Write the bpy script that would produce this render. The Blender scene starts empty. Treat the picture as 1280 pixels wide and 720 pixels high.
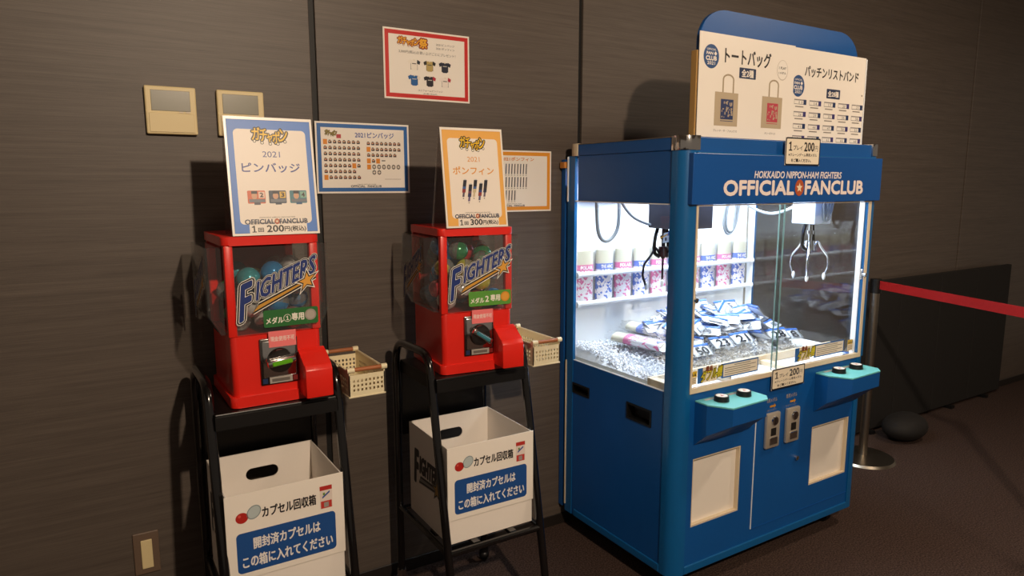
import bpy, bmesh, math, random
from mathutils import Vector, Matrix
random.seed(7)
C = bpy.context.scene.collection
SC = bpy.context.scene
PI = math.pi

# ------------------------------------------------------------ camera
YAW, PITCH, ROLL, FPX = 0.5468, 0.1495, -0.0012, 860.18
def cam_setup():
    cd = bpy.data.cameras.new('camera'); cam = bpy.data.objects.new('camera', cd); C.objects.link(cam)
    cy, sy, cp, sp, cr, sr = (math.cos(YAW), math.sin(YAW), math.cos(PITCH), math.sin(PITCH), math.cos(ROLL), math.sin(ROLL))
    fw = Vector((sy*cp, cy*cp, -sp)); rt = Vector((cy, -sy, 0)); up = rt.cross(fw)
    r2 = cr*rt + sr*up; u2 = -sr*rt + cr*up
    m = Matrix((r2, u2, -fw)).transposed().to_4x4(); m.translation = Vector((0, 0, 1.5))
    cam.matrix_world = m
    cd.sensor_width = 36; cd.lens = FPX/1280*36; cd.clip_start = .05
    SC.camera = cam
cam_setup()
# ------------------------------------------------------------ world, lights, exposure
wd = bpy.data.worlds.new('world'); SC.world = wd; wd.use_nodes = True
bg = wd.node_tree.nodes['Background']; bg.inputs[0].default_value = (1, .80, .62, 1); bg.inputs[1].default_value = .16
def area(name, loc, rot, size, power, color, size_y=None, shape=None):
    l = bpy.data.lights.new(name, 'AREA'); l.energy = power; l.color = color; l.size = size
    if size_y: l.shape = 'RECTANGLE'; l.size_y = size_y
    if shape: l.shape = shape
    o = bpy.data.objects.new(name, l); C.objects.link(o); o.location = loc; o.rotation_euler = rot
    return o
WARM = (1, .80, .60)
# the ceiling downlight whose hard shadows fall on the wall left of the signs
k = bpy.data.lights.new('downlight', 'SPOT'); k.energy = 290; k.color = WARM; k.spot_size = 2.7; k.spot_blend = .6; k.shadow_soft_size = .045
ko = bpy.data.objects.new('downlight', k); C.objects.link(ko); ko.location = (.74, -1.0, 2.68)
ko.rotation_euler = (Vector((1.3, 2.2, .7))-ko.location).to_track_quat('-Z', 'Y').to_euler()
# a second warm light, unseen, just below the ceiling, further along the room
area('unseen_far_light', (3.4, .7, 2.72), (0, 0, 0), .18, 26, WARM, shape='DISK')
SC.view_settings.view_transform = 'Standard'; SC.view_settings.look = 'None'
SC.view_settings.exposure = 0; SC.view_settings.gamma = 1; SC.view_settings.use_curve_mapping = False

# ------------------------------------------------------------ materials
def lin(c):
    if isinstance(c, str):
        c = c.lstrip('#'); c = tuple(int(c[i:i+2], 16)/255 for i in (0, 2, 4))
    return tuple((x/12.92 if x <= .04045 else ((x+.055)/1.055)**2.4) for x in c) + (1,)
MC = {}
def mat(name, col, rough=.5, metal=0, coat=0, var=0, vscale=8, bump=0, bscale=60, spec=.5, em=None):
    if name in MC: return MC[name]
    m = bpy.data.materials.new(name); m.use_nodes = True; nt = m.node_tree; b = nt.nodes['Principled BSDF']
    b.inputs['Base Color'].default_value = lin(col); b.inputs['Roughness'].default_value = rough
    b.inputs['Metallic'].default_value = metal; b.inputs['Coat Weight'].default_value = coat
    b.inputs['Specular IOR Level'].default_value = spec
    if em: b.inputs['Emission Color'].default_value = lin(em[0]); b.inputs['Emission Strength'].default_value = em[1]
    if var or bump:
        tc = nt.nodes.new('ShaderNodeTexCoord')
    if var:
        n = nt.nodes.new('ShaderNodeTexNoise'); n.inputs['Scale'].default_value = vscale; n.inputs['Detail'].default_value = 4
        nt.links.new(tc.outputs['Object'], n.inputs['Vector'])
        r = nt.nodes.new('ShaderNodeMix'); r.data_type = 'RGBA'
        c = lin(col)
        r.inputs[6].default_value = tuple(max(0, x*(1-var)) for x in c[:3])+(1,)
        r.inputs[7].default_value = tuple(min(1, x*(1+var)) for x in c[:3])+(1,)
        nt.links.new(n.outputs['Fac'], r.inputs[0]); nt.links.new(r.outputs[2], b.inputs['Base Color'])
    if bump:
        n2 = nt.nodes.new('ShaderNodeTexNoise'); n2.inputs['Scale'].default_value = bscale
        nt.links.new(tc.outputs['Object'], n2.inputs['Vector'])
        bp = nt.nodes.new('ShaderNodeBump'); bp.inputs['Strength'].default_value = bump; bp.inputs['Distance'].default_value = .002
        nt.links.new(n2.outputs['Fac'], bp.inputs['Height']); nt.links.new(bp.outputs[0], b.inputs['Normal'])
    MC[name] = m; return m
def clear(name, tint=(1, 1, 1), ior=1.45, milk=0, rough=.02, milkcol=(1, 1, 1)):
    if name in MC: return MC[name]
    m = bpy.data.materials.new(name); m.use_nodes = True; nt = m.node_tree; nt.nodes.clear()
    o = nt.nodes.new('ShaderNodeOutputMaterial'); t = nt.nodes.new('ShaderNodeBsdfTransparent'); t.inputs[0].default_value = (*tint, 1)
    g = nt.nodes.new('ShaderNodeBsdfGlossy'); g.inputs['Roughness'].default_value = rough
    f = nt.nodes.new('ShaderNodeFresnel'); ge = nt.nodes.new('ShaderNodeNewGeometry')
    mi = nt.nodes.new('ShaderNodeMix'); mi.inputs[2].default_value = ior; mi.inputs[3].default_value = 1/ior   # same reflectance on both faces of a thin pane
    nt.links.new(ge.outputs['Backfacing'], mi.inputs[0]); nt.links.new(mi.outputs[0], f.inputs[0])
    mx = nt.nodes.new('ShaderNodeMixShader'); nt.links.new(f.outputs[0], mx.inputs[0])
    if milk:
        d = nt.nodes.new('ShaderNodeBsdfDiffuse'); d.inputs[0].default_value = (*milkcol, 1)
        m2 = nt.nodes.new('ShaderNodeMixShader'); m2.inputs[0].default_value = milk
        nt.links.new(t.outputs[0], m2.inputs[1]); nt.links.new(d.outputs[0], m2.inputs[2]); nt.links.new(m2.outputs[0], mx.inputs[1])
    else: nt.links.new(t.outputs[0], mx.inputs[1])
    nt.links.new(g.outputs[0], mx.inputs[2]); nt.links.new(mx.outputs[0], o.inputs[0])
    MC[name] = m; return m
def ink(col):
    return mat('ink_'+col.lstrip('#'), col, .42)
def wall_mat():
    m = bpy.data.materials.new('dark_grain_wall'); m.use_nodes = True; nt = m.node_tree; b = nt.nodes['Principled BSDF']
    tc = nt.nodes.new('ShaderNodeTexCoord'); mp = nt.nodes.new('ShaderNodeMapping'); mp.inputs['Scale'].default_value = (5, 1, 260)
    n = nt.nodes.new('ShaderNodeTexNoise'); n.inputs['Scale'].default_value = 1.6; n.inputs['Detail'].default_value = 5; n.inputs['Roughness'].default_value = .65
    mp2 = nt.nodes.new('ShaderNodeMapping'); mp2.inputs['Scale'].default_value = (1.6, 1, 70)
    n2 = nt.nodes.new('ShaderNodeTexNoise'); n2.inputs['Scale'].default_value = 1.5; n2.inputs['Detail'].default_value = 3
    add = nt.nodes.new('ShaderNodeMath'); add.operation = 'MULTIPLY_ADD'; add.inputs[1].default_value = 1.3
    cr = nt.nodes.new('ShaderNodeValToRGB')
    cr.color_ramp.elements[0].position = .32; cr.color_ramp.elements[0].color = lin('#443b35')
    cr.color_ramp.elements[1].position = .95; cr.color_ramp.elements[1].color = lin('#675c53')
    nt.links.new(tc.outputs['Object'], mp.inputs[0]); nt.links.new(mp.outputs[0], n.inputs[0])
    nt.links.new(tc.outputs['Object'], mp2.inputs[0]); nt.links.new(mp2.outputs[0], n2.inputs[0])
    nt.links.new(n.outputs['Fac'], add.inputs[0]); nt.links.new(n2.outputs['Fac'], add.inputs[2])
    sc = nt.nodes.new('ShaderNodeMath'); sc.operation = 'MULTIPLY'; sc.inputs[1].default_value = .53
    nt.links.new(add.outputs[0], sc.inputs[0]); nt.links.new(sc.outputs[0], cr.inputs[0]); nt.links.new(cr.outputs[0], b.inputs['Base Color'])
    b.inputs['Roughness'].default_value = .5
    bp = nt.nodes.new('ShaderNodeBump'); bp.inputs['Strength'].default_value = .3; bp.inputs['Distance'].default_value = .001
    nt.links.new(n.outputs['Fac'], bp.inputs['Height']); nt.links.new(bp.outputs[0], b.inputs['Normal'])
    return m
def carpet_mat():
    m = bpy.data.materials.new('brown_carpet'); m.use_nodes = True; nt = m.node_tree; b = nt.nodes['Principled BSDF']
    tc = nt.nodes.new('ShaderNodeTexCoord')
    n = nt.nodes.new('ShaderNodeTexNoise'); n.inputs['Scale'].default_value = 160; n.inputs['Detail'].default_value = 3
    n2 = nt.nodes.new('ShaderNodeTexNoise'); n2.inputs['Scale'].default_value = 3
    cr = nt.nodes.new('ShaderNodeValToRGB')
    cr.color_ramp.elements[0].position = .35; cr.color_ramp.elements[0].color = lin('#2d2321')
    cr.color_ramp.elements[1].position = .7; cr.color_ramp.elements[1].color = lin('#5a4840')
    nt.links.new(tc.outputs['Object'], n.inputs[0]); nt.links.new(n.outputs['Fac'], cr.inputs[0]); nt.links.new(cr.outputs[0], b.inputs['Base Color'])
    b.inputs['Roughness'].default_value = .95; b.inputs['Specular IOR Level'].default_value = .1
    bp = nt.nodes.new('ShaderNodeBump'); bp.inputs['Strength'].default_value = .6; bp.inputs['Distance'].default_value = .004
    nt.links.new(n.outputs['Fac'], bp.inputs['Height']); nt.links.new(bp.outputs[0], b.inputs['Normal'])
    return m
M_wall = wall_mat(); M_floor = carpet_mat()
M_joint = mat('black_joint', '#0a0807', .6)
M_ceil = mat('ceiling_paint', '#b8ad9f', .8, var=.05)
M_red = mat('red_plastic', '#e3261a', .34, coat=.3, var=.05, bump=.05, bscale=20)
M_redin = mat('red_inner_plastic', '#8c1712', .5, var=.1)
M_blk = mat('black_gloss_tube', '#0b0a0b', .18, coat=.6)
M_blkm = mat('black_shelf_metal', '#0e0d0d', .4)
M_blue = mat('blue_laminate', '#08529a', .42, var=.10, vscale=5, bump=.05, bscale=12)
M_bluel = mat('blue_post_trim', '#0b5d9a', .3, coat=.2)
M_blued = mat('blue_header_print', '#0a4e98', .35)
M_white = mat('white_inner_panel', '#eef2f6', .45)
M_cream = mat('cream_plastic', '#e8dcb8', .45, var=.04)
M_beige = mat('beige_trim', '#dccbb0', .4)
M_card = mat('white_card', '#f1e9e0', .55, var=.02)
M_paper = mat('laminated_paper', '#f3ebe0', .3, var=.02)
M_chrome = mat('chrome', '#d8d8d8', .12, metal=1)
M_chromed = mat('dark_chrome', '#77726f', .2, metal=1, bump=.5, bscale=30)
M_steel = mat('brushed_steel', '#a39a8c', .33, metal=1)
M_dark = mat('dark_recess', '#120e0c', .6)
M_wood = mat('brown_wood_rod', '#a5633a', .5, var=.2, vscale=30)
M_thermo = mat('ivory_thermostat', '#e3cf9e', .5, var=.03)
M_lcd = mat('lcd_grey', '#74715f', .3)
M_teal = mat('teal_plate', '#6fc3c4', .35, var=.04)
M_cable = mat('grey_cable', '#80868a', .45)
M_carr = mat('grey_carriage', '#4b474b', .45)
M_carw = mat('pale_carriage', '#c9d2dc', .4)
M_belt = mat('red_belt', '#c01818', .7, var=.1, vscale=60)
M_glass = clear('window_glass', (.95, .97, .97), 1.5)
M_acr = clear('clear_acrylic', (.98, .98, .97), 1.40, milk=.012)
M_acr2 = clear('sign_acrylic', (.86, .83, .82), 1.42, milk=.06, milkcol=(.5, .45, .42))
M_wrap = clear('crinkled_clear_film', (.97, .97, .97), 1.6, milk=.10, rough=.15)
M_chip = clear('clear_chip', (.96, .97, 1), 1.32, milk=.85, rough=.3, milkcol=(.93, .95, 1))
M_leather = mat('black_cloth', '#16120f', .8, var=.2, vscale=30)

# ------------------------------------------------------------ mesh helpers
def obj(name, bm, m, parent=None, smooth=False):
    me = bpy.data.meshes.new(name)
    if isinstance(bm, tuple): me.from_pydata(bm[0], [], bm[1])
    else: bmesh.ops.recalc_face_normals(bm, faces=bm.faces); bm.to_mesh(me); bm.free()
    for x in (m if isinstance(m, (list, tuple)) else [m]): me.materials.append(x)
    if smooth:
        me.polygons.foreach_set('use_smooth', [True]*len(me.polygons))
        try: me.set_sharp_from_angle(angle=math.radians(35))
        except Exception: pass
    o = bpy.data.objects.new(name, me); C.objects.link(o)
    if parent is not None: o.parent = parent
    return o
def tag(o, label=None, cat=None, group=None, kind=None):
    if label: o['label'] = label
    if cat: o['category'] = cat
    if group: o['group'] = group
    if kind: o['kind'] = kind
    return o
def thing(name, label, cat, loc=(0, 0, 0), rz=0, group=None):
    o = bpy.data.objects.new(name, None); C.objects.link(o); o.empty_display_size = .05
    o.location = loc; o.rotation_euler = (0, 0, rz)
    return tag(o, label, cat, group)
def box(x0, x1, y0, y1, z0, z1, bev=0, seg=2, bm=None):
    b = bmesh.new()
    vs = [b.verts.new((x, y, z)) for x in (x0, x1) for y in (y0, y1) for z in (z0, z1)]
    for f in ((0, 1, 3, 2), (4, 6, 7, 5), (0, 4, 5, 1), (2, 3, 7, 6), (0, 2, 6, 4), (1, 5, 7, 3)): b.faces.new([vs[i] for i in f])
    if bev: bmesh.ops.bevel(b, geom=b.edges[:], offset=bev, segments=seg, profile=.5, affect='EDGES')
    if bm is None: return b
    join(bm, b); return bm
def join(dst, src, M=None):
    mp = {}
    for v in src.verts: mp[v] = dst.verts.new(M @ v.co if M else v.co)
    for f in src.faces:
        try: nf = dst.faces.new([mp[v] for v in f.verts]); nf.smooth = f.smooth
        except ValueError: pass
    src.free(); return dst
def prism(pts, a0, a1, axis='z', bm=None, bev=0):
    """outline pts (u,v) extruded along axis: z -> (x,y); y -> (x,z); x -> (y,z)"""
    b = bmesh.new()
    def P(u, v, a): return {'z': (u, v, a), 'y': (u, a, v), 'x': (a, u, v)}[axis]
    lo = [b.verts.new(P(u, v, a0)) for u, v in pts]; hi = [b.verts.new(P(u, v, a1)) for u, v in pts]
    n = len(pts)
    b.faces.new(lo); b.faces.new(hi[::-1])
    for i in range(n): b.faces.new((lo[i], lo[(i+1) % n], hi[(i+1) % n], hi[i]))
    if bev: bmesh.ops.bevel(b, geom=b.edges[:], offset=bev, segments=2, profile=.5, affect='EDGES')
    if bm is None: return b
    return join(bm, b)
def cyl(p, q, r0, r1=None, n=20, bm=None, caps=True):
    p = Vector(p); q = Vector(q); r1 = r0 if r1 is None else r1
    d = (q-p).normalized(); a = d.orthogonal().normalized(); c = d.cross(a)
    b = bmesh.new(); A = []; B = []
    for i in range(n):
        t = 2*PI*i/n; u = a*math.cos(t)+c*math.sin(t)
        A.append(b.verts.new(p+u*r0)); B.append(b.verts.new(q+u*r1))
    for i in range(n): b.faces.new((A[i], A[(i+1) % n], B[(i+1) % n], B[i]))
    if caps: b.faces.new(A[::-1]); b.faces.new(B)
    if bm is None: return b
    return join(bm, b)
def fillet(pts, rad, n=6):
    pts = [Vector(p) for p in pts]; out = [pts[0]]
    for i in range(1, len(pts)-1):
        a, b, c = pts[i-1], pts[i], pts[i+1]
        r = rad if not isinstance(rad, (list, tuple)) else rad[i-1]
        r = min(r, (a-b).length*.49, (c-b).length*.49)
        p = b+(a-b).normalized()*r; q = b+(c-b).normalized()*r
        for k_ in range(n+1):
            t = k_/n; out.append(p*(1-t)**2+b*2*t*(1-t)+q*t*t)
    out.append(pts[-1]); return out
def tube(path, r, n=12, bm=None):
    P = [Vector(p) for p in path]; b = bmesh.new(); rings = []
    prev = None
    for i, p in enumerate(P):
        d = (P[min(i+1, len(P)-1)]-P[max(i-1, 0)]).normalized()
        a = d.orthogonal().normalized() if prev is None else (prev-d*prev.dot(d)).normalized()
        prev = a; c = d.cross(a); rr = r[i] if isinstance(r, (list, tuple)) else r
        rings.append([b.verts.new(p+(a*math.cos(2*PI*k_/n)+c*math.sin(2*PI*k_/n))*rr) for k_ in range(n)])
    for i in range(len(rings)-1):
        for k_ in range(n): b.faces.new((rings[i][k_], rings[i][(k_+1) % n], rings[i+1][(k_+1) % n], rings[i+1][k_]))
    b.faces.new(rings[0][::-1]); b.faces.new(rings[-1])
    if bm is None: return b
    return join(bm, b)
def smoothpath(pts, n=6):
    P = [Vector(p) for p in pts]; P = [2*P[0]-P[1]]+P+[2*P[-1]-P[-2]]; out = []
    for i in range(1, len(P)-2):
        for k_ in range(n):
            t = k_/n; p0, p1, p2, p3 = P[i-1:i+3]
            out.append(.5*((2*p1)+(-p0+p2)*t+(2*p0-5*p1+4*p2-p3)*t*t+(-p0+3*p1-3*p2+p3)*t**3))
    out.append(P[-2]); return out
def holed(u0, u1, v0, v1, holes, a0, a1, axis='y'):
    us = sorted({u0, u1, *[h[0] for h in holes], *[h[1] for h in holes]}); vs = sorted({v0, v1, *[h[2] for h in holes], *[h[3] for h in holes]})
    def P(u, v, a): return {'z': (u, v, a), 'y': (u, a, v), 'x': (a, u, v)}[axis]
    nu, nv = len(us)-1, len(vs)-1
    def fill(i, j):
        if not (0 <= i < nu and 0 <= j < nv): return False
        cu, cv = (us[i]+us[i+1])/2, (vs[j]+vs[j+1])/2
        return not any(h[0] < cu < h[1] and h[2] < cv < h[3] for h in holes)
    b = bmesh.new(); cache = {}
    def V(i, j, k_):
        if (i, j, k_) not in cache: cache[(i, j, k_)] = b.verts.new(P(us[i], vs[j], (a0, a1)[k_]))
        return cache[(i, j, k_)]
    for i in range(nu):
        for j in range(nv):
            if not fill(i, j): continue
            b.faces.new((V(i, j, 0), V(i+1, j, 0), V(i+1, j+1, 0), V(i, j+1, 0))); b.faces.new((V(i, j, 1), V(i, j+1, 1), V(i+1, j+1, 1), V(i+1, j, 1)))
            for di, dj, e in ((-1, 0, ((i, j), (i, j+1))), (1, 0, ((i+1, j), (i+1, j+1))), (0, -1, ((i, j), (i+1, j))), (0, 1, ((i, j+1), (i+1, j+1)))):
                if not fill(i+di, j+dj):
                    (p, q), (r_, s) = e; b.faces.new((V(p, q, 0), V(r_, s, 0), V(r_, s, 1), V(p, q, 1)))
    return b
def rrect(x0, x1, y0, y1, r, n=5):
    out = []
    for cx, cy, a in ((x1-r, y0+r, -PI/2), (x1-r, y1-r, 0), (x0+r, y1-r, PI/2), (x0+r, y0+r, PI)):
        for k_ in range(n+1): t = a+PI/2*k_/n; out.append((cx+r*math.cos(t), cy+r*math.sin(t)))
    return out
def circ(cx, cy, rx, ry=None, n=24):
    ry = ry or rx; return [(cx+rx*math.cos(2*PI*i/n), cy+ry*math.sin(2*PI*i/n)) for i in range(n)]
def sphere(r, u=18, v=10, bm=None, c=(0, 0, 0), sc=(1, 1, 1)):
    b = bmesh.new(); bmesh.ops.create_uvsphere(b, u_segments=u, v_segments=v, radius=r)
    for p in b.verts: p.co = Vector((p.co.x*sc[0]+c[0], p.co.y*sc[1]+c[1], p.co.z*sc[2]+c[2]))
    if bm is None: return b
    return join(bm, b)

# ------------------------------------------------------------ flat print
TXT = {}
def text_mesh(s, off=0, shear=0, res=2, space=1):
    key = (s, off, shear, res, space)
    if key in TXT: return TXT[key]
    cu = bpy.data.curves.new('lettering', 'FONT'); cu.body = s; cu.size = 1; cu.offset = off; cu.shear = shear; cu.resolution_u = res
    cu.space_character = space; cu.fill_mode = 'BOTH'
    o = bpy.data.objects.new('lettering', cu); C.objects.link(o)
    dg = bpy.context.evaluated_depsgraph_get(); dg.update()
    me = o.evaluated_get(dg).to_mesh()
    vs = [(v.co.x, v.co.y) for v in me.vertices]; fs = [tuple(p.vertices) for p in me.polygons]
    o.evaluated_get(dg).to_mesh_clear(); bpy.data.objects.remove(o); bpy.data.curves.remove(cu)
    if not vs: vs = [(0, 0), (1, 0), (1, 1)]; fs = []
    x0 = min(v[0] for v in vs); x1 = max(v[0] for v in vs); y0 = min(v[1] for v in vs); y1 = max(v[1] for v in vs)
    TXT[key] = (vs, fs, x0, x1, y0, y1); return TXT[key]
class Print:
    """flat shapes in (u,v), stacked in thin layers, mapped to a plane"""
    def __init__(s): s.v = []; s.f = []; s.m = []; s.cols = []
    def _c(s, col):
        if col not in s.cols: s.cols.append(col)
        return s.cols.index(col)
    def poly(s, pts, col, L=1):
        b = len(s.v); s.v += [(x, y, L) for x, y in pts]; s.f.append(tuple(range(b, b+len(pts)))); s.m.append(s._c(col))
    def rect(s, x0, x1, y0, y1, col, L=1, r=0):
        s.poly(rrect(x0, x1, y0, y1, r) if r else [(x0, y0), (x1, y0), (x1, y1), (x0, y1)], col, L)
    def ring(s, x0, x1, y0, y1, t, col, L=1):
        for a in ((x0, x1, y0, y0+t), (x0, x1, y1-t, y1), (x0, x0+t, y0+t, y1-t), (x1-t, x1, y0+t, y1-t)): s.rect(*a, col, L)
    def text(s, t, x0, x1, y0, y1, col, L=2, off=0, shear=0, res=2, keep=False, fn=None, ref=None, space=1):
        vs, fs, a, b_, c, d = text_mesh(t, 0, shear, res, space)
        sx = (x1-x0)/max(b_-a, 1e-6); sy = (y1-y0)/max(d-c, 1e-6)
        if keep: sx = sy = min(sx, sy)
        # heavier strokes: the same letters printed again around a small circle
        cx, cy = (x0+x1)/2, (y0+y1)/2; k_ = s._c(col); e = off*min(sx, sy); dirs = [(0, 0)]
        if off > .06: dirs = [(0, 0)]+[(e*math.cos(PI*i/7), e*math.sin(PI*i/7)) for i in range(14)]
        elif off > .012: dirs = [(e*math.cos(PI*(i+.5)/3), e*math.sin(PI*(i+.5)/3)) for i in range(6)]
        for q_, (dx, dy) in enumerate(dirs):
            o = len(s.v); Lq = L+.9*q_/len(dirs)
            for x, y in vs:
                u = cx+(x-(a+b_)/2)*sx+dx; v = cy+(y-(c+d)/2)*sy+dy
                if fn: u, v = fn(u, v)
                s.v.append((u, v, Lq))
            for f in fs: s.f.append(tuple(i+o for i in f)); s.m.append(k_)
    def one(s, x0, x1, y0, y1, col, L=3):
        w, h = x1-x0, y1-y0
        s.poly([(x0+w*.38, y0), (x0+w*.68, y0), (x0+w*.68, y1), (x0+w*.46, y1), (x0+w*.38, y0+h*.88)], col, L)
        s.poly([(x0, y0+h*.70), (x0+w*.38, y0+h*.74), (x0+w*.46, y1), (x0+w*.30, y0+h*.90), (x0, y0+h*.84)], col, L)
        s.rect(x0+w*.05, x1, y0, y0+h*.13, col, L+.3)
    def outlined(s, t, x0, x1, y0, y1, layers, L=2, shear=0, fn=None):
        """layers: list of (offset, colour) from the widest to the core"""
        for i, (off, col) in enumerate(layers): s.text(t, x0, x1, y0, y1, col, L+i, off, shear, 2, False, fn, layers[-1][0])
    def build(s, name, O, U, V, parent=None, step=.00022, base=.0004):
        O = Vector(O); U = Vector(U); V = Vector(V); N = U.cross(V).normalized()
        me = bpy.data.meshes.new(name)
        me.from_pydata([O+U*x+V*y+N*(base+step*L) for x, y, L in s.v], [], s.f)
        for c in s.cols: me.materials.append(ink(c))
        me.polygons.foreach_set('material_index', s.m)
        o = bpy.data.objects.new(name, me); C.objects.link(o)
        if parent is not None: o.parent = parent
        return o
NAVY = '#1b2c5e'; TXTB = '#1f1a1a'
def star(cx, cy, R, r, n=5, rot=PI/2):
    return [(cx+(R if i % 2 == 0 else r)*math.cos(rot+PI*i/n), cy+(R if i % 2 == 0 else r)*math.sin(rot+PI*i/n)) for i in range(2*n)]
def grow(pts, cx, cy, k_): return [(cx+(x-cx)*k_, cy+(y-cy)*k_) for x, y in pts]
def fighters(P, x0, x1, yl, yr, h, L=2, mono=False):
    """team wordmark climbing to the right: big F, seven letters, long tail and a star"""
    w = x1-x0; sl = (yr-yl)/w
    def fn(u, v): return (u, v+(u-x0)*sl)
    c1, c2, c3 = (('#15131a', '#8d8a86', '#2a2a2e') if mono else ('#15131a', '#f4efe4', '#1b3274'))
    fx = x0+w*.17; cr_ = '#f4efe4' if not mono else c2
    lay = [(.150, cr_), (.125, c1), (.065, c2), (.046, c3)] if not mono else [(.11, c2), (.085, c1), (.035, c3)]
    def tail(g, col, l):
        pts = [(x0+w*.17, -.30*h-g), (x0+w*.24, -.12*h+g), (x0+w*.97, -.02*h+g), (x0+w*.97, -.10*h-g), (x0+w*.30, -.26*h-g)]
        P.poly([fn(a, b+yl) for a, b in pts], col, l)
    tail(h*.10, cr_, L); tail(h*.065, c1, L+1); tail(h*-.005, '#c99339' if not mono else c2, L+2)
    P.outlined('F', x0+w*.01, fx, yl-h*.42, yl+h*.95, lay, L+3, .2, fn)
    P.outlined('IGHTERS', fx+w*.045, x1-w*.03, yl+h*.10, yl+h*.80, lay, L+3, .2, fn)
    sx, sy = x0+w*.85, yl-.08*h; s = star(sx, sy, h*.34, h*.14)
    for i, (g, col) in enumerate(((1.6, cr_), (1.35, c1), (1.0, '#e0a03e' if not mono else '#b08a4a'))):
        P.poly([fn(a, b) for a, b in grow(s, sx, sy, g)], col, L+8+i)
def fanclub(P, x0, x1, y0, y1, col=NAVY, L=3, off=.03, emblem=True):
    w = x1-x0; P.text('OFFICIAL', x0, x0+w*.462, y0, y1, col, L, off, res=3); P.text('FANCLUB', x0+w*.545, x1, y0, y1, col, L, off, res=3)
    if emblem:
        cx, cy, r = x0+w*.503, (y0+y1)/2, (y1-y0)*.62
        P.poly(circ(cx, cy, r*.85, r), '#b5542a', L, ); P.poly(star(cx, cy, r*.62, r*.27), '#f0dcc0', L+1)
def gacha_logo(P, x0, x1, y0, y1, L=3, col='#f2c21c', back='#1a1512', last=None):
    w, h = x1-x0, y1-y0; chars = 'ガチャポン'; xs = (0, .22, .42, .58, .79); ws = (.22, .2, .15, .21, .21)
    for i, c in enumerate(chars):
        a = x0+w*xs[i]; b = a+w*ws[i]; dy = (.16, .08, -.05, -.05, .10)[i]*h; k_ = .62 if c == 'ャ' else .8
        P.outlined(c, a, b, y0+h*.12+dy, y0+h*(.12+k_)+dy, [(.16, back), (.10, back), (.03, col)], L)
    for i, u in enumerate((.06, .27, .5, .72, .93)):
        P.poly(circ(x0+w*u, y0+h*(.20, .1, .04, .04, .2)[i], h*.11), back, L+3); P.poly(circ(x0+w*u, y0+h*(.20, .1, .04, .04, .2)[i], h*.07), '#f4ecd8', L+4)

# ------------------------------------------------------------ setting
DW = 2.358
tag(obj('floor', box(-4, 8, -3, DW+.02, -.05, 0), M_floor), kind='structure')
tag(obj('ceiling', box(-4, 8, -3, DW+.1, 2.75, 2.8), M_ceil), kind='structure')
wb = tag(obj('wall_back', box(-4, 8, DW+.012, DW+.1, 0, 2.75), M_joint), kind='structure')
for a, b in ((-3.9, -.441), (-.421, .658), (.678, 1.757), (1.777, 4.9), (4.92, 7.9)):
    obj('wall_panel', box(a, b, DW, DW+.014, .012, 2.745, .0015, 1), M_wall, wb)
tag(obj('baseboard_back', box(-4, 8, DW-.006, DW, 0, .05, .002, 1), mat('dark_baseboard', '#1e1815', .5)), kind='structure')
area_fix = None

# ------------------------------------------------------------ fittings on the wall
for x0, lab in ((.161, 'ivory wall thermostat, the whole one at far left, away from the sign'), (.359, 'ivory wall thermostat partly hidden behind the blue bordered standing sign')):
    t = thing('thermostat', lab, 'thermostat', (x0, DW, 1.65), group=None)
    obj('body', box(0, .139, -.02, -.0005, 0, .14, .004), M_thermo, t)
    obj('display', box(.016, .122, -.0215, -.0195, .068, .128, .0008, 1), M_lcd, t)
    obj('cover_flap', box(.008, .131, -.0225, -.0195, .006, .062, .001, 1), M_thermo, t)
    for i in range(2): obj('button', box(.09+i*.018, .102+i*.018, -.023, -.021, .0635, .0675), M_beige, t)
t = thing('light_switch', 'light switch with pale rocker low on the wall at left', 'switch', (.031, DW, .27))
obj('cover_plate', box(0, .073, -.008, -.0005, 0, .14, .003), mat('brown_plate', '#6d5a4c', .4), t)
obj('rocker', box(.021, .053, -.013, -.007, .02, .115, .002), M_thermo, t)

def poster(name, label, x0, z1, w, h, fill, printer, group=None, y=DW, rz=0):
    t = thing(name, label, 'poster', (x0, y-.0012, z1-h), rz, group)
    obj('sheet', box(0, w, -.0008, .0006, 0, h), M_paper, t)
    P = Print(); printer(P, w, h); P.build('printed_face', (0, -.0008, 0), (1, 0, 0), (0, 0, 1), t, .00008, .0001)
    return t
def jersey(P, cx, cy, s, body, sl1, sl2):
    P.poly([(cx-.5*s, cy-.6*s), (cx+.5*s, cy-.6*s), (cx+.5*s, cy+.6*s), (cx-.5*s, cy+.6*s)], '#4a4542', 3)
    P.poly([(cx-.46*s, cy-.5*s), (cx-.3*s, cy-.7*s), (cx+.3*s, cy-.7*s), (cx+.46*s, cy-.5*s), (cx+.46*s, cy+.6*s), (cx-.46*s, cy+.6*s)], body, 4)
    P.poly([(cx-.46*s, cy+.68*s), (cx-.9*s, cy+.45*s), (cx-.78*s, cy+.05*s), (cx-.4*s, cy+.2*s)], sl1, 5)
    P.poly([(cx+.46*s, cy+.68*s), (cx+.9*s, cy+.45*s), (cx+.78*s, cy+.05*s), (cx+.4*s, cy+.2*s)], sl2, 5)
    P.poly([(cx-.16*s, cy+.68*s), (cx+.16*s, cy+.68*s), (cx, cy+.45*s)], '#e8dcc8', 6)
    P.rect(cx-.3*s, cx+.3*s, cy+.1*s, cy+.2*s, '#c9c2b8' if body[1] in '012' else '#454040', 6)
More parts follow.
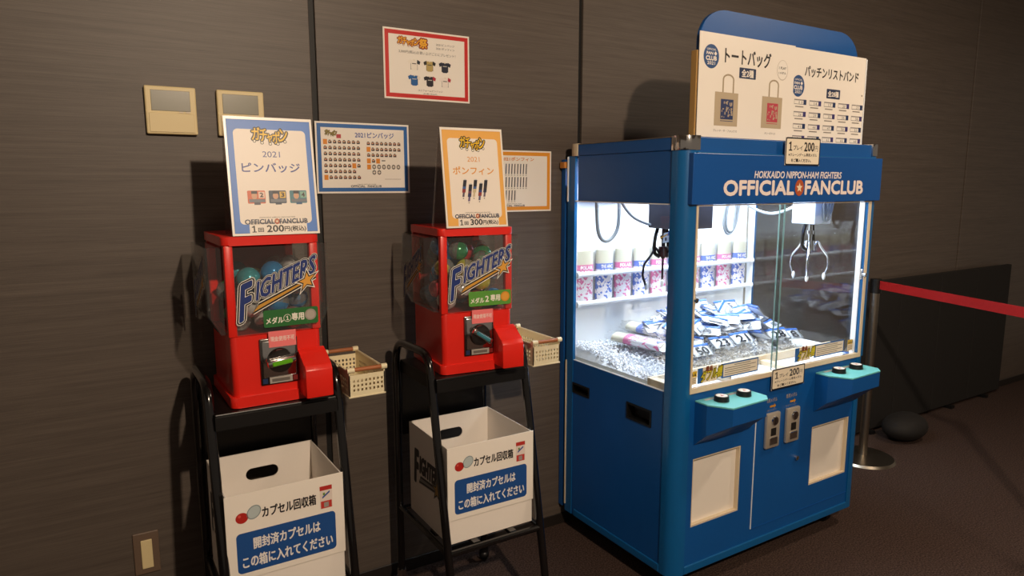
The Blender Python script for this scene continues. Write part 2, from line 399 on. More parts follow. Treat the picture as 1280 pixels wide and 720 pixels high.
def pr_red(P, w, h):
    P.ring(.006, w-.006, .006, h-.006, .014, '#c8231f')
    gacha_logo(P, w*.16, w*.40, h*.76, h*.88, 3, '#f0b020', '#8a2416')
    P.outlined('祭', w*.405, w*.495, h*.755, h*.885, [(.16, '#8a2416'), (.03, '#f0b020')], 3)
    P.text('2021ピンバッジ', w*.60, w*.82, h*.81, h*.845, TXTB, 2, .0); P.text('2021ポンフィン', w*.60, w*.82, h*.755, h*.79, TXTB, 2)
    P.text('2,000円(税込)お買い上げごとにプレゼント！', w*.17, w*.83, h*.655, h*.705, TXTB, 2, .01)
    for i, (b, s1, s2) in enumerate((('#efe6d8', '#efe6d8', '#26303c'), ('#b79f5e', '#2a2622', '#2a2622'), ('#1e2338', '#1e2338', '#1e2338'), ('#1c5c9c', '#1c5c9c', '#e8dccc'), ('#221e28', '#221e28', '#b5283c'), ('#efe4da', '#efe4da', '#b5283c'))):
        jersey(P, w*(.34+.18*(i % 3)), h*(.505 if i < 3 else .285), .027, b, s1, s2)
    P.text('ユニフォームピンバッジ', w*.38, w*.67, h*.13, h*.16, TXTB, 2); P.text('(全6種)1回200円', w*.44, w*.6, h*.085, h*.11, TXTB, 2)
poster('red_framed_poster', 'red bordered white poster with six small jerseys, highest on the wall', .9116, 2.0412, .337, .2407, None, pr_red)
def mini(P, cx, cy, s, c1='#5a3a2c', c2='#20242e'):
    P.rect(cx-.5*s, cx+.5*s, cy-.5*s, cy+.25*s, c1, 2); P.poly(circ(cx-.08*s, cy+.12*s, .3*s, .34*s, 8), '#c99a78', 3)
    P.rect(cx-.35*s, cx+.25*s, cy+.3*s, cy+.52*s, c2, 4); P.rect(cx-.5*s, cx+.5*s, cy-.5*s, cy-.22*s, c2, 4)
def pr_blue(P, w, h):
    P.ring(.006, w-.006, .006, h-.006, .013, '#2462a8')
    gacha_logo(P, w*.10, w*.22, h*.80, h*.88, 3, '#a08a2c', '#4c4420'); P.rect(w*.215, w*.262, h*.775, h*.83, '#b8343a', 8)
    P.text('2021ピンバッジ', w*.41, w*.83, h*.79, h*.87, '#2b479c', 3, .02)
    rnd = random.Random(3); cols = ('#6a3c2c', '#40302c', '#7a3230', '#4a4038')
    for r in range(7):
        for c in range(8):
            x = w*(.098+.049*c); y = h*(.725-.083*r)
            if (r, c) in ((0, 0), (4, 6), (6, 0)): P.rect(x-.007, x+.007, y-.009, y+.008, '#e08a1c', 2)
            elif not (r == 5 and c == 7): mini(P, x, y, .0115, rnd.choice(cols))
    for r, n in ((0, 8), (1, 8), (2, 7)):
        for c in range(n):
            x = w*(.55+.048*c); y = h*(.715-.083*r)
            if (r, c) == (1, 0): P.rect(x-.007, x+.007, y-.009, y+.008, '#e08a1c', 2)
            else: mini(P, x, y, .0115, rnd.choice(cols))
    y = h*(.715-.249)
    for c in (0, 2): x = w*(.55+.05*c); P.rect(x-.007, x+.007, y-.009, y+.008, '#e08a1c', 2)
    mini(P, w*.60, y, .0115); P.rect(w*.69, w*.73, y-.001, y+.003, '#777', 2) if False else P.rect(w*.69, w*.73, y-.001, y+.003, '#6a6662', 2)
    y = h*(.715-.335); P.rect(w*.55-.007, w*.55+.007, y-.009, y+.008, '#e08a1c', 2)
    for i, (cx, cy) in enumerate([(.605+.054*c, .38) for c in range(6)]+[(.605, .30), (.66, .30)]):
        P.poly(circ(w*cx, h*cy, .0072, .0085, 12), '#6d6862', 2); P.poly(star(w*cx, h*cy, .006, .0025, 4), '#e8dccb', 3)
    P.rect(w*.72, w*.90, h*.20, h*.205, '#8a7f70', 2)
    P.text('HOKKAIDO NIPPON-HAM FIGHTERS', w*.42, w*.62, h*.122, h*.134, TXTB, 2); fanclub(P, w*.35, w*.68, h*.085, h*.115, '#27303e', 3, .03, False)
poster('blue_framed_poster', 'blue bordered poster with rows of tiny pin badges, left on the wall', .6618, 1.7107, .337, .2407, None, pr_blue)
def pr_yel(P, w, h):
    P.ring(.006, w-.006, .006, h-.006, .014, '#e8992e')
    P.text('2021ポンフィン', w*.30, w*.75, h*.83, h*.89, '#d9832c', 3, .03)
    rnd = random.Random(5)
    for r, n in ((0, 14), (1, 14), (2, 10)):
        for c in range(n):
            x = w*(.12+.040*c); y = h*(.70-.215*r)
            P.poly([(x-.0022, y-.02), (x+.0022, y-.02), (x+.0042, y+.02), (x-.0002, y+.02)], rnd.choice(('#2b2930', '#3a2a28', '#233252')), 2)
            P.rect(x-.003, x+.003, y-.026, y-.0235, '#8a7f74', 2)
    P.text('HOKKAIDO NIPPON-HAM FIGHTERS', w*.36, w*.58, h*.125, h*.137, TXTB, 2); fanclub(P, w*.30, w*.62, h*.085, h*.115, '#27303e', 3, .03, False)
poster('yellow_framed_poster', 'yellow bordered poster half hidden behind the right standing sign', 1.285, 1.6325, .337, .2407, None, pr_yel)

# ------------------------------------------------------------ stands
def make_stand(cx, label, side, first=False):
    t = thing('tube_stand', label, 'stand', (cx, 0, 0), group='black tube stands carrying the red machines')
    for s in (-1, 1):
        x = s*.1775
        path = fillet([(x, 2.275, .045), (x, 2.275, .95), (x, 1.99, .957), (x, 1.81, .012)], [.085, .06], 8)
        obj('side_frame', tube(path, .0138, 14), M_blk, t, True)
        obj('foot_cap', cyl((x, 1.811, 0), (x, 1.806, .035), .0165, n=16), M_blkm, t, True)
        mc_ = M_chrome if s < 0 else M_blkm
        w = obj('caster', sphere(.021, 16, 10, c=(x, 2.275, .0215)), mc_, t, True)
        obj('caster_fork', cyl((x, 2.275, .035), (x, 2.275, .07), .0175, n=14), mc_, w, True)
        b = bmesh.new(); tube([(x, 1.868, .32), (x, 2.275, .32)], .009, 10, b); obj('side_rail', b, M_blk, t, True)
    sh = obj('upper_shelf', box(-.168, .168, 1.955, 2.262, .868, .880, .003), M_blkm, t)
    obj('shelf_lip', holed(-.168, .168, 1.950, 2.262, [(-.16, .16, 1.958, 2.254)], .835, .872, 'z'), M_blkm, sh)
    obj('back_panel', box(-.165, .165, 2.255, 2.262, .60, .868), M_blkm, t)  # added black sheet, stands in for wall shadow and black under the shelf
    b = bmesh.new()
    tube([(-.1775, 1.868, .32), (.1775, 1.868, .32)], .011, 10, b); obj('front_rail', b, M_blk, t, True)
    b = bmesh.new(); tube([(-.1775, 2.25, .32), (.1775, 2.25, .32)], .009, 10, b); obj('rear_rail', b, M_blk, t, True)
    for x in (-.07, .07): obj('shelf_bar', box(x-.012, x+.012, 1.872, 2.25, .322, .334), M_blk, t)
    obj('lower_shelf_strap', box(-.166, .166, 1.99, 2.03, .3245, .334), M_blk, t)
    b = bmesh.new(); tube([(-.1775, 1.835, .145), (.1775, 1.835, .145)], .008, 10, b); obj('lower_stretcher', b, M_blk, t, True)
    return t
XA, XB = .412, 1.0735
make_stand(XA, 'black tube stand at left under the machine with the blue bordered sign', 'l')
make_stand(XB, 'black tube stand beside the blue crane game, under the machine with yellow sign', 'r')

# ------------------------------------------------------------ capsule collecting boxes
def make_bin(x, rz, label, name='collecting_box'):
    W, D, H, t_ = .322, .31, .328, .004
    t = thing(name, label, 'box', (x, 1.897, .3355), rz, 'white collecting boxes on the lower shelves')
    obj('box_bottom', box(0, W, 0, D, 0, t_), M_card, t)
    obj('front_wall', box(0, W, 0, t_, t_, H, .001, 1), M_card, t)
    s = obj('side_wall', box(0, t_, t_, D-t_, t_, H, .001, 1), M_card, t); obj('side_wall', box(W-t_, W, t_, D-t_, t_, H, .001, 1), M_card, t)
    # back wall with an oval hand hole
    b = bmesh.new(); N = 32; cx, cz, hw, hr = W/2, H-.075, .030, .020
    inner, outer = [], []
    for i in range(N):
        a = 2*PI*i/N; ca, sa = math.cos(a), math.sin(a)
        inner.append((cx+(hw if ca > 0 else -hw)*(1 if abs(ca) > .02 else 0)+hr*ca, cz+hr*sa))
        tx = ((W-cx) if ca > 0 else -cx)/ca if abs(ca) > 1e-6 else 1e9; tz = ((H-cz) if sa > 0 else -(cz-t_))/sa if abs(sa) > 1e-6 else 1e9
        k_ = min(tx, tz); outer.append((cx+ca*k_, cz+sa*k_))
    corners = [(W, H), (0, H), (0, t_), (W, t_)]
    for c in corners:
        j = min(range(N), key=lambda i: (outer[i][0]-c[0])**2+(outer[i][1]-c[1])**2); outer[j] = c
    for y in (D-t_, D):
        A = [b.verts.new((u, y, v)) for u, v in inner]; B = [b.verts.new((u, y, v)) for u, v in outer]
        for i in range(N): b.faces.new((A[i], A[(i+1) % N], B[(i+1) % N], B[i]))
        if y == D-t_: A0, B0 = A, B
    for i in range(N):
        b.faces.new((A0[i], A0[(i+1) % N], A[(i+1) % N], A[i])); b.faces.new((B0[i], B0[(i+1) % N], B[(i+1) % N], B[i]))
    obj('back_wall', b, M_card, t)
    sh = obj('notice_sheet', box(-.003, W+.003, -.0035, -.001, .082, H+.002, .0006, 1), M_paper, t)
    P = Print(); w = W
    P.poly(circ(.040, .262, .0165, .0155), '#b5271f', 2); P.poly(circ(.034, .268, .004), '#d8564c', 3)
    P.poly([(.072+.019*math.cos(a)*1.0+.004*math.sin(a), .272+.020*math.sin(a)) for a in [2*PI*i/24 for i in range(24)]], '#8d9a9c', 2)
    P.poly([(.072+.016*math.cos(a)+.004*math.sin(a), .272+.017*math.sin(a)) for a in [2*PI*i/24 for i in range(24)]], '#b9c4c4', 3)
    P.text('カプセル回収箱', .094, .243, .250, .281, TXTB, 2, .045, res=3)
    P.rect(.255, .291, .232, .300, '#e4d6cc', 2); P.rect(.255, .291, .287, .300, '#b8302a', 3); P.rect(.257, .289, .232, .254, '#c23a32', 3)
    P.rect(.266, .280, .235, .250, '#9a958f', 4); P.poly([(.262, .262), (.284, .278), (.284, .284), (.262, .268)], '#37529c', 4); P.rect(.264, .270, .272, .280, '#6b8f3c', 4)
    P.rect(.022, .298, .100, .218, '#1f4e90', 2, .012)
    P.text('開封済カプセルは', .067, .252, .165, .198, '#ece6e2', 4, .04, res=3); P.text('この箱に入れてください', .036, .287, .114, .148, '#ece6e2', 4, .04, res=3)
    P.build('printed_notice', (0, -.0035, 0), (1, 0, 0), (0, 0, 1), sh, .00008, .0001)
    P = Print(); fighters(P, .04, .26, .10, .10, .085, 2, True)
    P.build('side_print', (0, D, .06), (0, -1, 0), (0, 0, 1), s, .00006, .0002)
    return t
make_bin(.247, .012, 'white open collecting box on the lower shelf of the left stand')
make_bin(XB-.161, 0, 'white open collecting box on the lower shelf of the right stand, nearer the crane game')

# ------------------------------------------------------------ capsule machines
SHELL = {'green': (.02, .22, .08), 'blue': (.03, .22, .50), 'yellow': (.55, .50, .06), 'red': (.55, .03, .04), 'clear': (.55, .55, .55), 'teal': (.05, .32, .38)}
def shell_mat(c):
    n = 'capsule_'+c
    if n in MC: return MC[n]
    m = bpy.data.materials.new(n); m.use_nodes = True; b = m.node_tree.nodes['Principled BSDF']
    b.inputs['Base Color'].default_value = (*[min(1, v*1.1+.01) for v in SHELL[c]], 1); b.inputs['Roughness'].default_value = .08; b.inputs['Coat Weight'].default_value = .8; b.inputs['Metallic'].default_value = .35
    MC[n] = m; return m
RC = .0335
def hemi(sgn, r, cut=0):
    b = bmesh.new(); n = 16; rings = []
    for j in range(6):
        a = (PI/2)*j/6; rings.append([b.verts.new((r*math.cos(a)*math.cos(2*PI*i/n), r*math.cos(a)*math.sin(2*PI*i/n), sgn*r*math.sin(a))) for i in range(n)])
    top = b.verts.new((0, 0, sgn*r))
    for j in range(5):
        for i in range(n): b.faces.new((rings[j][i], rings[j][(i+1) % n], rings[j+1][(i+1) % n], rings[j+1][i]))
    for i in range(n): b.faces.new((rings[5][i], rings[5][(i+1) % n], top))
    return b
protoC = {}
M_capclear = clear('capsule_clear_half', (.80, .82, .82), 1.55, milk=.12, rough=.05)
def capsule(col, loc, side, parentM, label, group):
    if col not in protoC:
        base = obj('toy_capsule', hemi(-1, RC), shell_mat(col), None, True)
        cl = obj('clear_half', hemi(1, RC), M_capclear, base, True)
        pr = obj('prize_inside', sphere(RC*.6, 10, 6, c=(0, 0, .004), sc=(1, .6, .8)), shell_mat(col), base, True)
        protoC[col] = (base, cl, pr); o = base
    else:
        o = protoC[col][0].copy(); C.objects.link(o)
        for ch in protoC[col][1:]: c = ch.copy(); C.objects.link(c); c.parent = o
    o.location = parentM @ Vector(loc)
    o.rotation_euler = (random.uniform(0, 6), random.uniform(0, 6), random.uniform(0, 6))
    tag(o, label, 'capsule', group)
    return o
def make_machine(loc, rz, label, medal, green, hue, side, knobcol, count, cols):
    W, D, H = .258, .301, .479
    t = thing('capsule_machine', label, 'machine', loc, rz, 'red capsule toy machines')
    M = Matrix.Translation(loc) @ Matrix.Rotation(rz, 4, 'Z')
    obj('base_flange', prism(rrect(-.003, W+.003, -.004, D, .018), .0005, .031, 'z', bev=.002), M_red, t, True)
    body = obj('lower_body', prism(rrect(.006, W-.003, .003, D-.003, .016), .031, .201, 'z', bev=.002), M_red, t, True)
    for x in (.002, W-.026):
        for y in (.002, D-.026): obj('corner_post', box(x, x+.024, y, y+.024, .201, .455, .004), M_red, t, True)
    obj('top_plate', prism(rrect(-.003, W+.003, -.003, D+.003, .02), .454, .4785, 'z', bev=.003), M_red, t, True)
    obj('inner_back_wall', box(.026, W-.026, D-.012, D-.006, .201, .454), M_redin, t)
    fp = obj('front_pane', box(.022, W-.006, -.0065, -.0035, .206, .450, .001, 1), M_acr, t)
    for s in (-1, 1):
        b = bmesh.new(); xo = -.042 if s < 0 else W+.035; xi = .006 if s < 0 else W-.006
        pts = [(xi, .448), (xo, .448), (xo, .262), (xi+(xo-xi)*.35, .207), (xi, .207)]; w_ = .002
        for i in range(4):
            a, c = pts[i], pts[i+1]; n = Vector((c[1]-a[1], a[0]-c[0])).normalized()*w_
            prism([a, c, (c[0]+n.x, c[1]+n.y), (a[0]+n.x, a[1]+n.y)], .03, D-.03, 'y', b)
        for y in (.03, D-.032): prism(pts, y, y+.002, 'y', b)
        sp = obj('side_case', b, M_acr, t)
        if s < 0:
            P = Print(); fighters(P, .02, .225, .262, .372, .068, 2)
            P.build('side_logo', (xo-.0022, D-.03, 0), (0, -1, 0), (0, 0, 1), sp, .00006, .0002)
    P = Print(); fighters(P, .030, .252, .274, .366, .070, 2)
    P.build('front_logo', (0, -.0065, 0), (1, 0, 0), (0, 0, 1), fp, .00008, .0002)
    # coin mechanism
    mech = obj('coin_mechanism', box(.079, .185, -.004, .008, .055, .189, .004), M_chromed, t, True)
    obj('mechanism_panel', box(.086, .178, -.007, -.003, .078, .182, .003), M_chrome, mech, True)
    for a_, b_, c_ in ((.084, .098, '#1d2f55'), (.168, .181, '#7a1f1c')): P = Print(); P.rect(a_, b_, .060, .075, c_, 1); P.build('colour_mark', (0, -.004, 0), (1, 0, 0), (0, 0, 1), mech, .00008, .0001)
    P = Print(); P.rect(.102, .165, .060, .078, '#aaa39b', 3); P.rect(.108, .158, .064, .073, '#6b645e', 4)
    P.build('name_plate', (0, -.0075, 0), (1, 0, 0), (0, 0, 1), mech, .0003, .0003)
    kn = obj('turning_knob', cyl((.132, -.006, .125), (.132, -.02, .125), .036, .033, 26), M_chromed, t, True)
    a = {1: .12, 2: -.6}[medal]; c, s = math.cos(a), math.sin(a)
    b = box(-.040, .040, -.040, -.019, -.010, .010, .006); bmesh.ops.rotate(b, cent=(0, 0, 0), matrix=Matrix.Rotation(-a, 3, 'Y'), verts=b.verts)
    bmesh.ops.translate(b, vec=(.132, 0, .125), verts=b.verts); obj('knob_grip', b, M_chrome, kn, True)
    b = box(-.028, .028, -.043, -.0395, -.006, .006, .002, 1); bmesh.ops.rotate(b, cent=(0, 0, 0), matrix=Matrix.Rotation(-a, 3, 'Y'), verts=b.verts)
    bmesh.ops.translate(b, vec=(.132, 0, .125), verts=b.verts); tag(obj('knob_insert', b, mat('insert_'+side, knobcol, .3), kn, True), 'green insert on the chrome grip' if medal == 1 else None)
    # chute
    obj('chute', prism([(.003, .150), (-.012, .136), (-.062, .112), (-.072, .098), (-.074, .018), (.003, .018)], .186, .263, 'x', bev=.003), M_red, t, True)
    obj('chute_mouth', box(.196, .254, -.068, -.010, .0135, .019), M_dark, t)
    # stickers
    s1 = obj('green_sticker', prism(rrect(.093, .246, .222, .271, .006), -.0105, -.0095, 'y'), mat('sticker_'+green.lstrip('#'), green, .4), t)
    P = Print(); P.text('メダル', .100, .147, .232, .250, '#efe9dc', 2, .04, res=3)
    if medal == 1:
        P.poly(circ(.1585, .2445, .0108), '#efe9dc', 1)
        P.poly(circ(.1585, .2445, .0095), green, 2); P.one(.1545, .1625, .2385, .2505, '#efe9dc', 3)
    else: P.text('2', .152, .164, .235, .254, '#efe9dc', 2, .03)
    P.text('専用', .171, .205, .236, .257, '#efe9dc', 2, .04, res=3)
    mc = '#9c9288' if medal == 1 else '#d98e2c'
    P.poly(circ(.224, .2485, .0165), mc, 2); P.poly(circ(.224, .2485, .0125), '#b0a69c' if medal == 1 else '#e5a340', 3)
    P.build('sticker_print', (0, -.0105, 0), (1, 0, 0), (0, 0, 1), s1, .00008, .0001)
    s2 = obj('pink_sticker', box(.104, .180, -.0095, -.0085, .164, .210, .0004, 1), mat('pink_label', '#f0797a', .5), t)
    P = Print(); P.text('現金使用不可', .109, .175, .181, .195, '#f3d5cd', 2, .03)
    P.build('pink_print', (0, -.0095, 0), (1, 0, 0), (0, 0, 1), s2, .00008, .0001)
    # capsules
    pos = []; rnd = random.Random(11+medal)
    lo = .2015+RC
    obj('capsule_tray', box(.026, W-.026, .026, D-.026, .2012, .2018), M_redin, body)
    for n_ in range(count):
        best = None
        for _ in range(260):
            x = rnd.uniform(.006+RC, W-.008-RC) if True else 0; y = rnd.uniform(.002+RC, D-.016-RC); z = lo; ok = True
            if x < .03+RC and (y < .03+RC or y > D-.03-RC): continue
            if x > W-.03-RC and (y < .03+RC or y > D-.03-RC): continue
            for px, py, pz in pos:
                d2 = (px-x)**2+(py-y)**2
                if d2 < (2*RC)**2: z = max(z, pz+math.sqrt((2*RC)**2-d2)+.0002)
            if best is None or z < best[2]: best = (x, y, z)
        if best[2] > .452-RC: break
        pos.append(best); c = rnd.choices(list(cols), weights=list(cols.values()))[0]
        nm = {'clear': 'silvery clear'}.get(c, c)
        lay_ = ('bottom', 'second', 'third', 'top')[min(3, int((best[2]-.23)/.036))]; dp = ('front', 'middle', 'rear')[min(2, int(best[1]/.1))]; hz_ = ('far left', 'left', 'right', 'far right')[min(3, int(best[0]/.0645))]
        capsule(c, best, side, M, f'{nm} toy capsule in the {side} red machine, {lay_} layer, {dp} row, {hz_}', f'capsules in the {side} machine')
    return t
mA = make_machine((.294, 1.976, .882), .015, 'red capsule machine at left with green knob and dark green medal 1 sticker', 1, '#2a6a33', 0, 'left', '#5fae1c', 30, {'green': 3, 'blue': 3, 'clear': 4, 'yellow': 1, 'teal': 2, 'red': .5})
mB = make_machine((.939, 1.983, .882), -.091, 'red capsule machine nearer the crane game with light green medal 2 sticker', 2, '#5b9a3c', 1, 'right', '#3a7a86', 38, {'blue': 4, 'yellow': 4, 'red': 2, 'clear': 3, 'green': 3})

# ------------------------------------------------------------ standing signs on the machines
def stand_sign(name, label, loc, rz, w, h, lean, printer, back):
    t = thing(name, label, 'sign', loc, rz, 'folded acrylic standing signs on the red machines')
    yb = lean; n = Vector((0, -h, -lean)).normalized()
    # front leaf (acrylic), card inside, rear leaf: an upturned V
    def leaf(y0, y1, t_, m, nm, x0=0, x1=w, z0=0, z1=h, off=0):
        b = bmesh.new(); vs = [b.verts.new((x, y, z)) for x in (x0, x1) for (y, z) in ((y0+off, z0), (y0+t_+off, z0), (y1+t_+off, z1), (y1+off, z1))]
        for f in ((0, 1, 2, 3), (4, 7, 6, 5), (0, 4, 5, 1), (1, 5, 6, 2), (2, 6, 7, 3), (3, 7, 4, 0)): b.faces.new([vs[i] for i in f])
        return obj(nm, b, m, t)
    leaf(0, yb, .0015, M_acr, 'front_leaf', -.002, w+.002, .001, h+.001, .0025)
    leaf(back, yb, -.0015, M_acr2, 'rear_leaf', -.002, w+.002, .001, h+.001, .006)
    c = leaf(0, yb, .0015, M_paper, 'sign_card', 0, w, .0015, h)
    P = Print(); printer(P, w, h)
    V = Vector((0, yb, h-.0015)).normalized()
    P.build('printed_face', (0, 0, .0015), (1, 0, 0), V, c, .00008, .0001)
    return t
def sign_frame(P, w, h, col, price, txt, word, wc):
    P.ring(.006, w-.006, .006, h-.006, .001, col); 
    P.rect(.006, w-.006, .006, h-.006, col, 1); P.rect(.022, w-.020, .030, h-.032, '#f1e6da', 2, .012)
    P.rect(w*.19, w*.85, .004, .036, '#f1e6da', 2, .004)
    gacha_logo(P, w*.30, w*.70, h*.775, h*.905, 4)
    P.text('2021', w*.40, w*.60, h*.665, h*.715, wc, 4, -.005, res=4)
    P.text(word, w*.16, w*.82, h*.535, h*.615, wc, 4, .02, res=3)
    P.text('HOKKAIDO NIPPON-HAM FIGHTERS', w*.31, w*.72, h*.145, h*.155, TXTB, 4)
    fanclub(P, w*.145, w*.86, h*.095, h*.135, '#2a3550', 4, .035)
    P.one(w*.215, w*.265, h*.025, h*.082, TXTB, 4); P.text('回', w*.285, w*.345, h*.028, h*.062, TXTB, 4, .03)
    P.text(price, w*.385, w*.575, h*.025, h*.082, TXTB, 4, .03); P.text('円(税込)', w*.585, w*.835, h*.022, h*.072, TXTB, 4, .03)
def pr_A(P, w, h):
    sign_frame(P, w, h, '#4b7fd0', '200', '', 'ピンバッジ', '#33458f')
    for i, (c1, c2) in enumerate((('#d2623c', '#4a4a58'), ('#2f3f54', '#27384e'), ('#3c7a88', '#2c5a80'))):
        cx = w*(.295+.24*i); cy = h*.325; s = w*.2
        P.rect(cx-s*.5, cx+s*.5, cy-h*.055, cy+h*.055, c1, 4, .003); P.rect(cx+s*.12, cx+s*.46, cy-h*.01, cy+h*.045, ('#e8c9b8', '#e0b84c', '#7fb0a0')[i], 5)
        P.poly(circ(cx-s*.12, cy+h*.01, s*.16, h*.03), '#cf9f80', 6); P.rect(cx-s*.28, cx+s*.05, cy+h*.028, cy+h*.052, '#1c1f2a', 7)
        P.rect(cx-s*.42, cx+s*.48, cy-h*.045, cy-h*.018, '#6d747e', 7); P.rect(cx-s*.15, cx+s*.2, cy-h*.066, cy-h*.045, c2, 5)
        P.text(('2', '3', '4')[i], cx+s*.2, cx+s*.38, cy+h*.0, cy+h*.036, '#3a2a2a', 7, .04)
def pr_B(P, w, h):
    sign_frame(P, w, h, '#eeb055', '300', '', 'ポンフィン', '#e0993c')
    for i, (dx, dy) in enumerate(((0, 0), (.085, -.045), (.17, .0), (.255, -.035), (.34, .0))):
        x = w*(.345+dx); y = h*(.49+dy); pts = lambda a, b, k_: [(x-.006*k_-a*.012, y-a*h*.2), (x+.006*k_-a*.012, y-a*h*.2), (x+.006*k_-b*.012, y-b*h*.2), (x-.006*k_-b*.012, y-b*h*.2)]
        P.poly(pts(0, .08, .7), '#c9c9c9', 4); P.poly(pts(.05, .38, 1), '#1e2030', 5); P.poly(pts(.38, .5, 1), ('#3c5f9a', '#6a3a50', '#3c5f9a', '#2a3a7a', '#3a2a30')[i], 5)
        P.poly(pts(.5, .68, 1), ('#8a2a2c', '#252a58', '#c9b894', '#8c2c30', '#262a44')[i], 5); P.poly(pts(.68, .9, .6), ('#5a4f60', '#6a5a80', '#cdbb9a', '#5c5a80', '#6b5f70')[i], 5)
        P.rect(x-.013, x-.009, y-h*.2, y-h*.19, '#6f6a66', 5)
stand_sign('standing_sign', 'blue bordered standing price sign reading 200 yen on the left machine', (.3215, 1.972, 1.3612), .0, .235, .322, .045, pr_A, .10)
stand_sign('standing_sign', 'yellow bordered standing price sign reading 300 yen on the right machine', (.957, 1.968, 1.3612), -.03, .222, .318, .045, pr_B, .11)

# ------------------------------------------------------------ baskets
def make_basket(x, y0, y1, label):
    W, H = .112, .078; L = y1-y0
    t = thing('basket', label, 'basket', (x, y0, .870), group='cream slotted baskets hung on the stands')
    xs = [.012+i*.0125 for i in range(8)]
    holes = [(a, a+.006, z, z+.008) for a in xs for z in (.015, .029, .043)]
    obj('front_wall', holed(0, W, 0, .066, holes, 0, .003), M_cream, t); obj('back_wall', holed(0, W, 0, .066, holes, L-.003, L), M_cream, t)
    ys = [.02+i*.0155 for i in range(int((L-.04)/.0155))]
    holes = [(a, a+.007, z, z+.008) for a in ys for z in (.015, .029, .043)]
    obj('side_wall', holed(0, L, 0, H, holes, 0, .003, 'x'), M_cream, t); obj('side_wall', holed(0, L, 0, H, holes, W-.003, W, 'x'), M_cream, t)
    obj('basket_bottom', box(-.002, W+.002, -.002, L+.002, -.004, .001, .001, 1), M_cream, t)
    b = bmesh.new()
    for x_ in (-.003, W-.001): box(x_, x_+.005, -.002, L+.002, H-.004, H+.002, .001, 1, b)
    obj('rim', b, M_cream, t)
    for y in (.0, L):
        h = obj('handle', cyl((.016, y, H+.004), (W-.012, y, H+.004), .0065, n=14), M_wood, t, True)
        for a, c in ((-.006, .016), (W-.012, W+.006)): obj('handle_end', cyl((a, y, H+.004), (c, y, H+.004), .0085, n=14), M_cream, h, True)
    obj('hook', box(-.026, .0, L*.35, L*.35+.02, H-.004, H+.001), M_cream, t)
    return t
make_basket(.618, 1.95, 2.215, 'cream slotted basket with wooden handles hanging at the right of the left stand')
make_basket(1.283, 1.965, 2.245, 'cream slotted basket with wooden handle between the right stand and the crane game')
# ------------------------------------------------------------ crane game
CX, CY, CTH = 1.6805, 1.6636, .0094
CW, CD, CH = 1.12, .69, 1.658
cr = thing('crane_game', 'big blue two player crane game with glass front and white lit inside', 'game machine', (CX, CY, 0), CTH)
MCR = Matrix.Translation((CX, CY, 0)) @ Matrix.Rotation(CTH, 4, 'Z')
def prof(x0, y0, s, r, fx, fy, g=0):
    """square post outline with its outer corner rounded; fx,fy = side of the outer corner"""
    pts = []; n = 8
    ox = x0-g if fx < 0 else x0+s+g; oy = y0-g if fy < 0 else y0+s+g; ix = x0+s if fx < 0 else x0; iy = y0+s if fy < 0 else y0
    sx = 1 if fx < 0 else -1; sy = 1 if fy < 0 else -1
    for i in range(n+1):
        a = PI/2*i/n; pts.append((ox+sx*r*(1-math.cos(a)), oy+sy*r*(1-math.sin(a))))
    return [(ox, iy)]+pts+[(ix, oy), (ix, iy)]
S = .064
for fx in (-1, 1):
    for fy in (-1, 1):
        x0 = 0 if fx < 0 else CW-S; y0 = 0 if fy < 0 else .646-S
        if fy < 0:
            pp = prof(x0, y0, S, .045, fx, fy)
            if fx < 0: obj('corner_post', prism(pp, .088, 1.612), M_bluel, cr, True)
            else:
                b = prism(pp, .088, .772); pr_ = prof(x0, y0, S, .030, fx, fy); prism([(u, min(v, .031)) for u, v in pr_], .772, 1.44, bm=b); prism(pp, 1.44, 1.612, bm=b)
                obj('corner_post', b, M_bluel, cr, True)
        else: obj('corner_post', box(0 if fx < 0 else CW-.013, .013 if fx < 0 else CW, .60, .646, .088, 1.612), M_bluel, cr)
        obj('corner_cap', prism(prof(x0, y0, S+.0, .046, fx, fy, .003), 1.612, CH+.002, bev=.001), M_chrome if fy < 0 else M_beige, cr, True)
# lower cabinet
obj('front_panel', holed(S, CW-S, .088, .772, [(.094, .350, .262, .524), (.782, 1.038, .258, .512)], .004, .022), M_blue, cr)
obj('side_panel', holed(S, .646-S, .088, .772, [(.130, .256, .626, .682), (.492, .602, .638, .674)], .003, .02, 'x'), M_blue, cr)
obj('side_panel', box(CW-.02, CW-.003, S, .646-S, .088, .772), M_blue, cr)
obj('back_panel', box(.02, CW-.02, .625, .643, .088, .765), M_blue, cr)
obj('cabinet_floor', box(.03, CW-.03, .03, .63, .09, .1), M_dark, cr)
for (a, b_, z0, z1) in ((.130, .256, .626, .682), (.492, .602, .638, .674)):
    o = obj('hand_grip', holed(a-.004, b_+.004, z0-.004, z1+.004, [(a+.004, b_-.004, z0+.004, z1-.004)], 0, .035, 'x'), M_blkm, cr)
    obj('grip_back', box(.034, .038, a-.004, b_+.004, z0-.004, z1+.004), M_dark, o)
for (a, b_, z0, z1) in ((.094, .350, .262, .524), (.782, 1.038, .258, .512)):
    o = obj('picture_plate', box(a-.003, b_+.003, .0225, .026, z0-.003, z1+.003), M_paper, cr)
    obj('plate_rim', holed(a, b_, z0, z1, [(a+.006, b_-.006, z0+.006, z1-.006)], .006, .0225), M_beige, o)
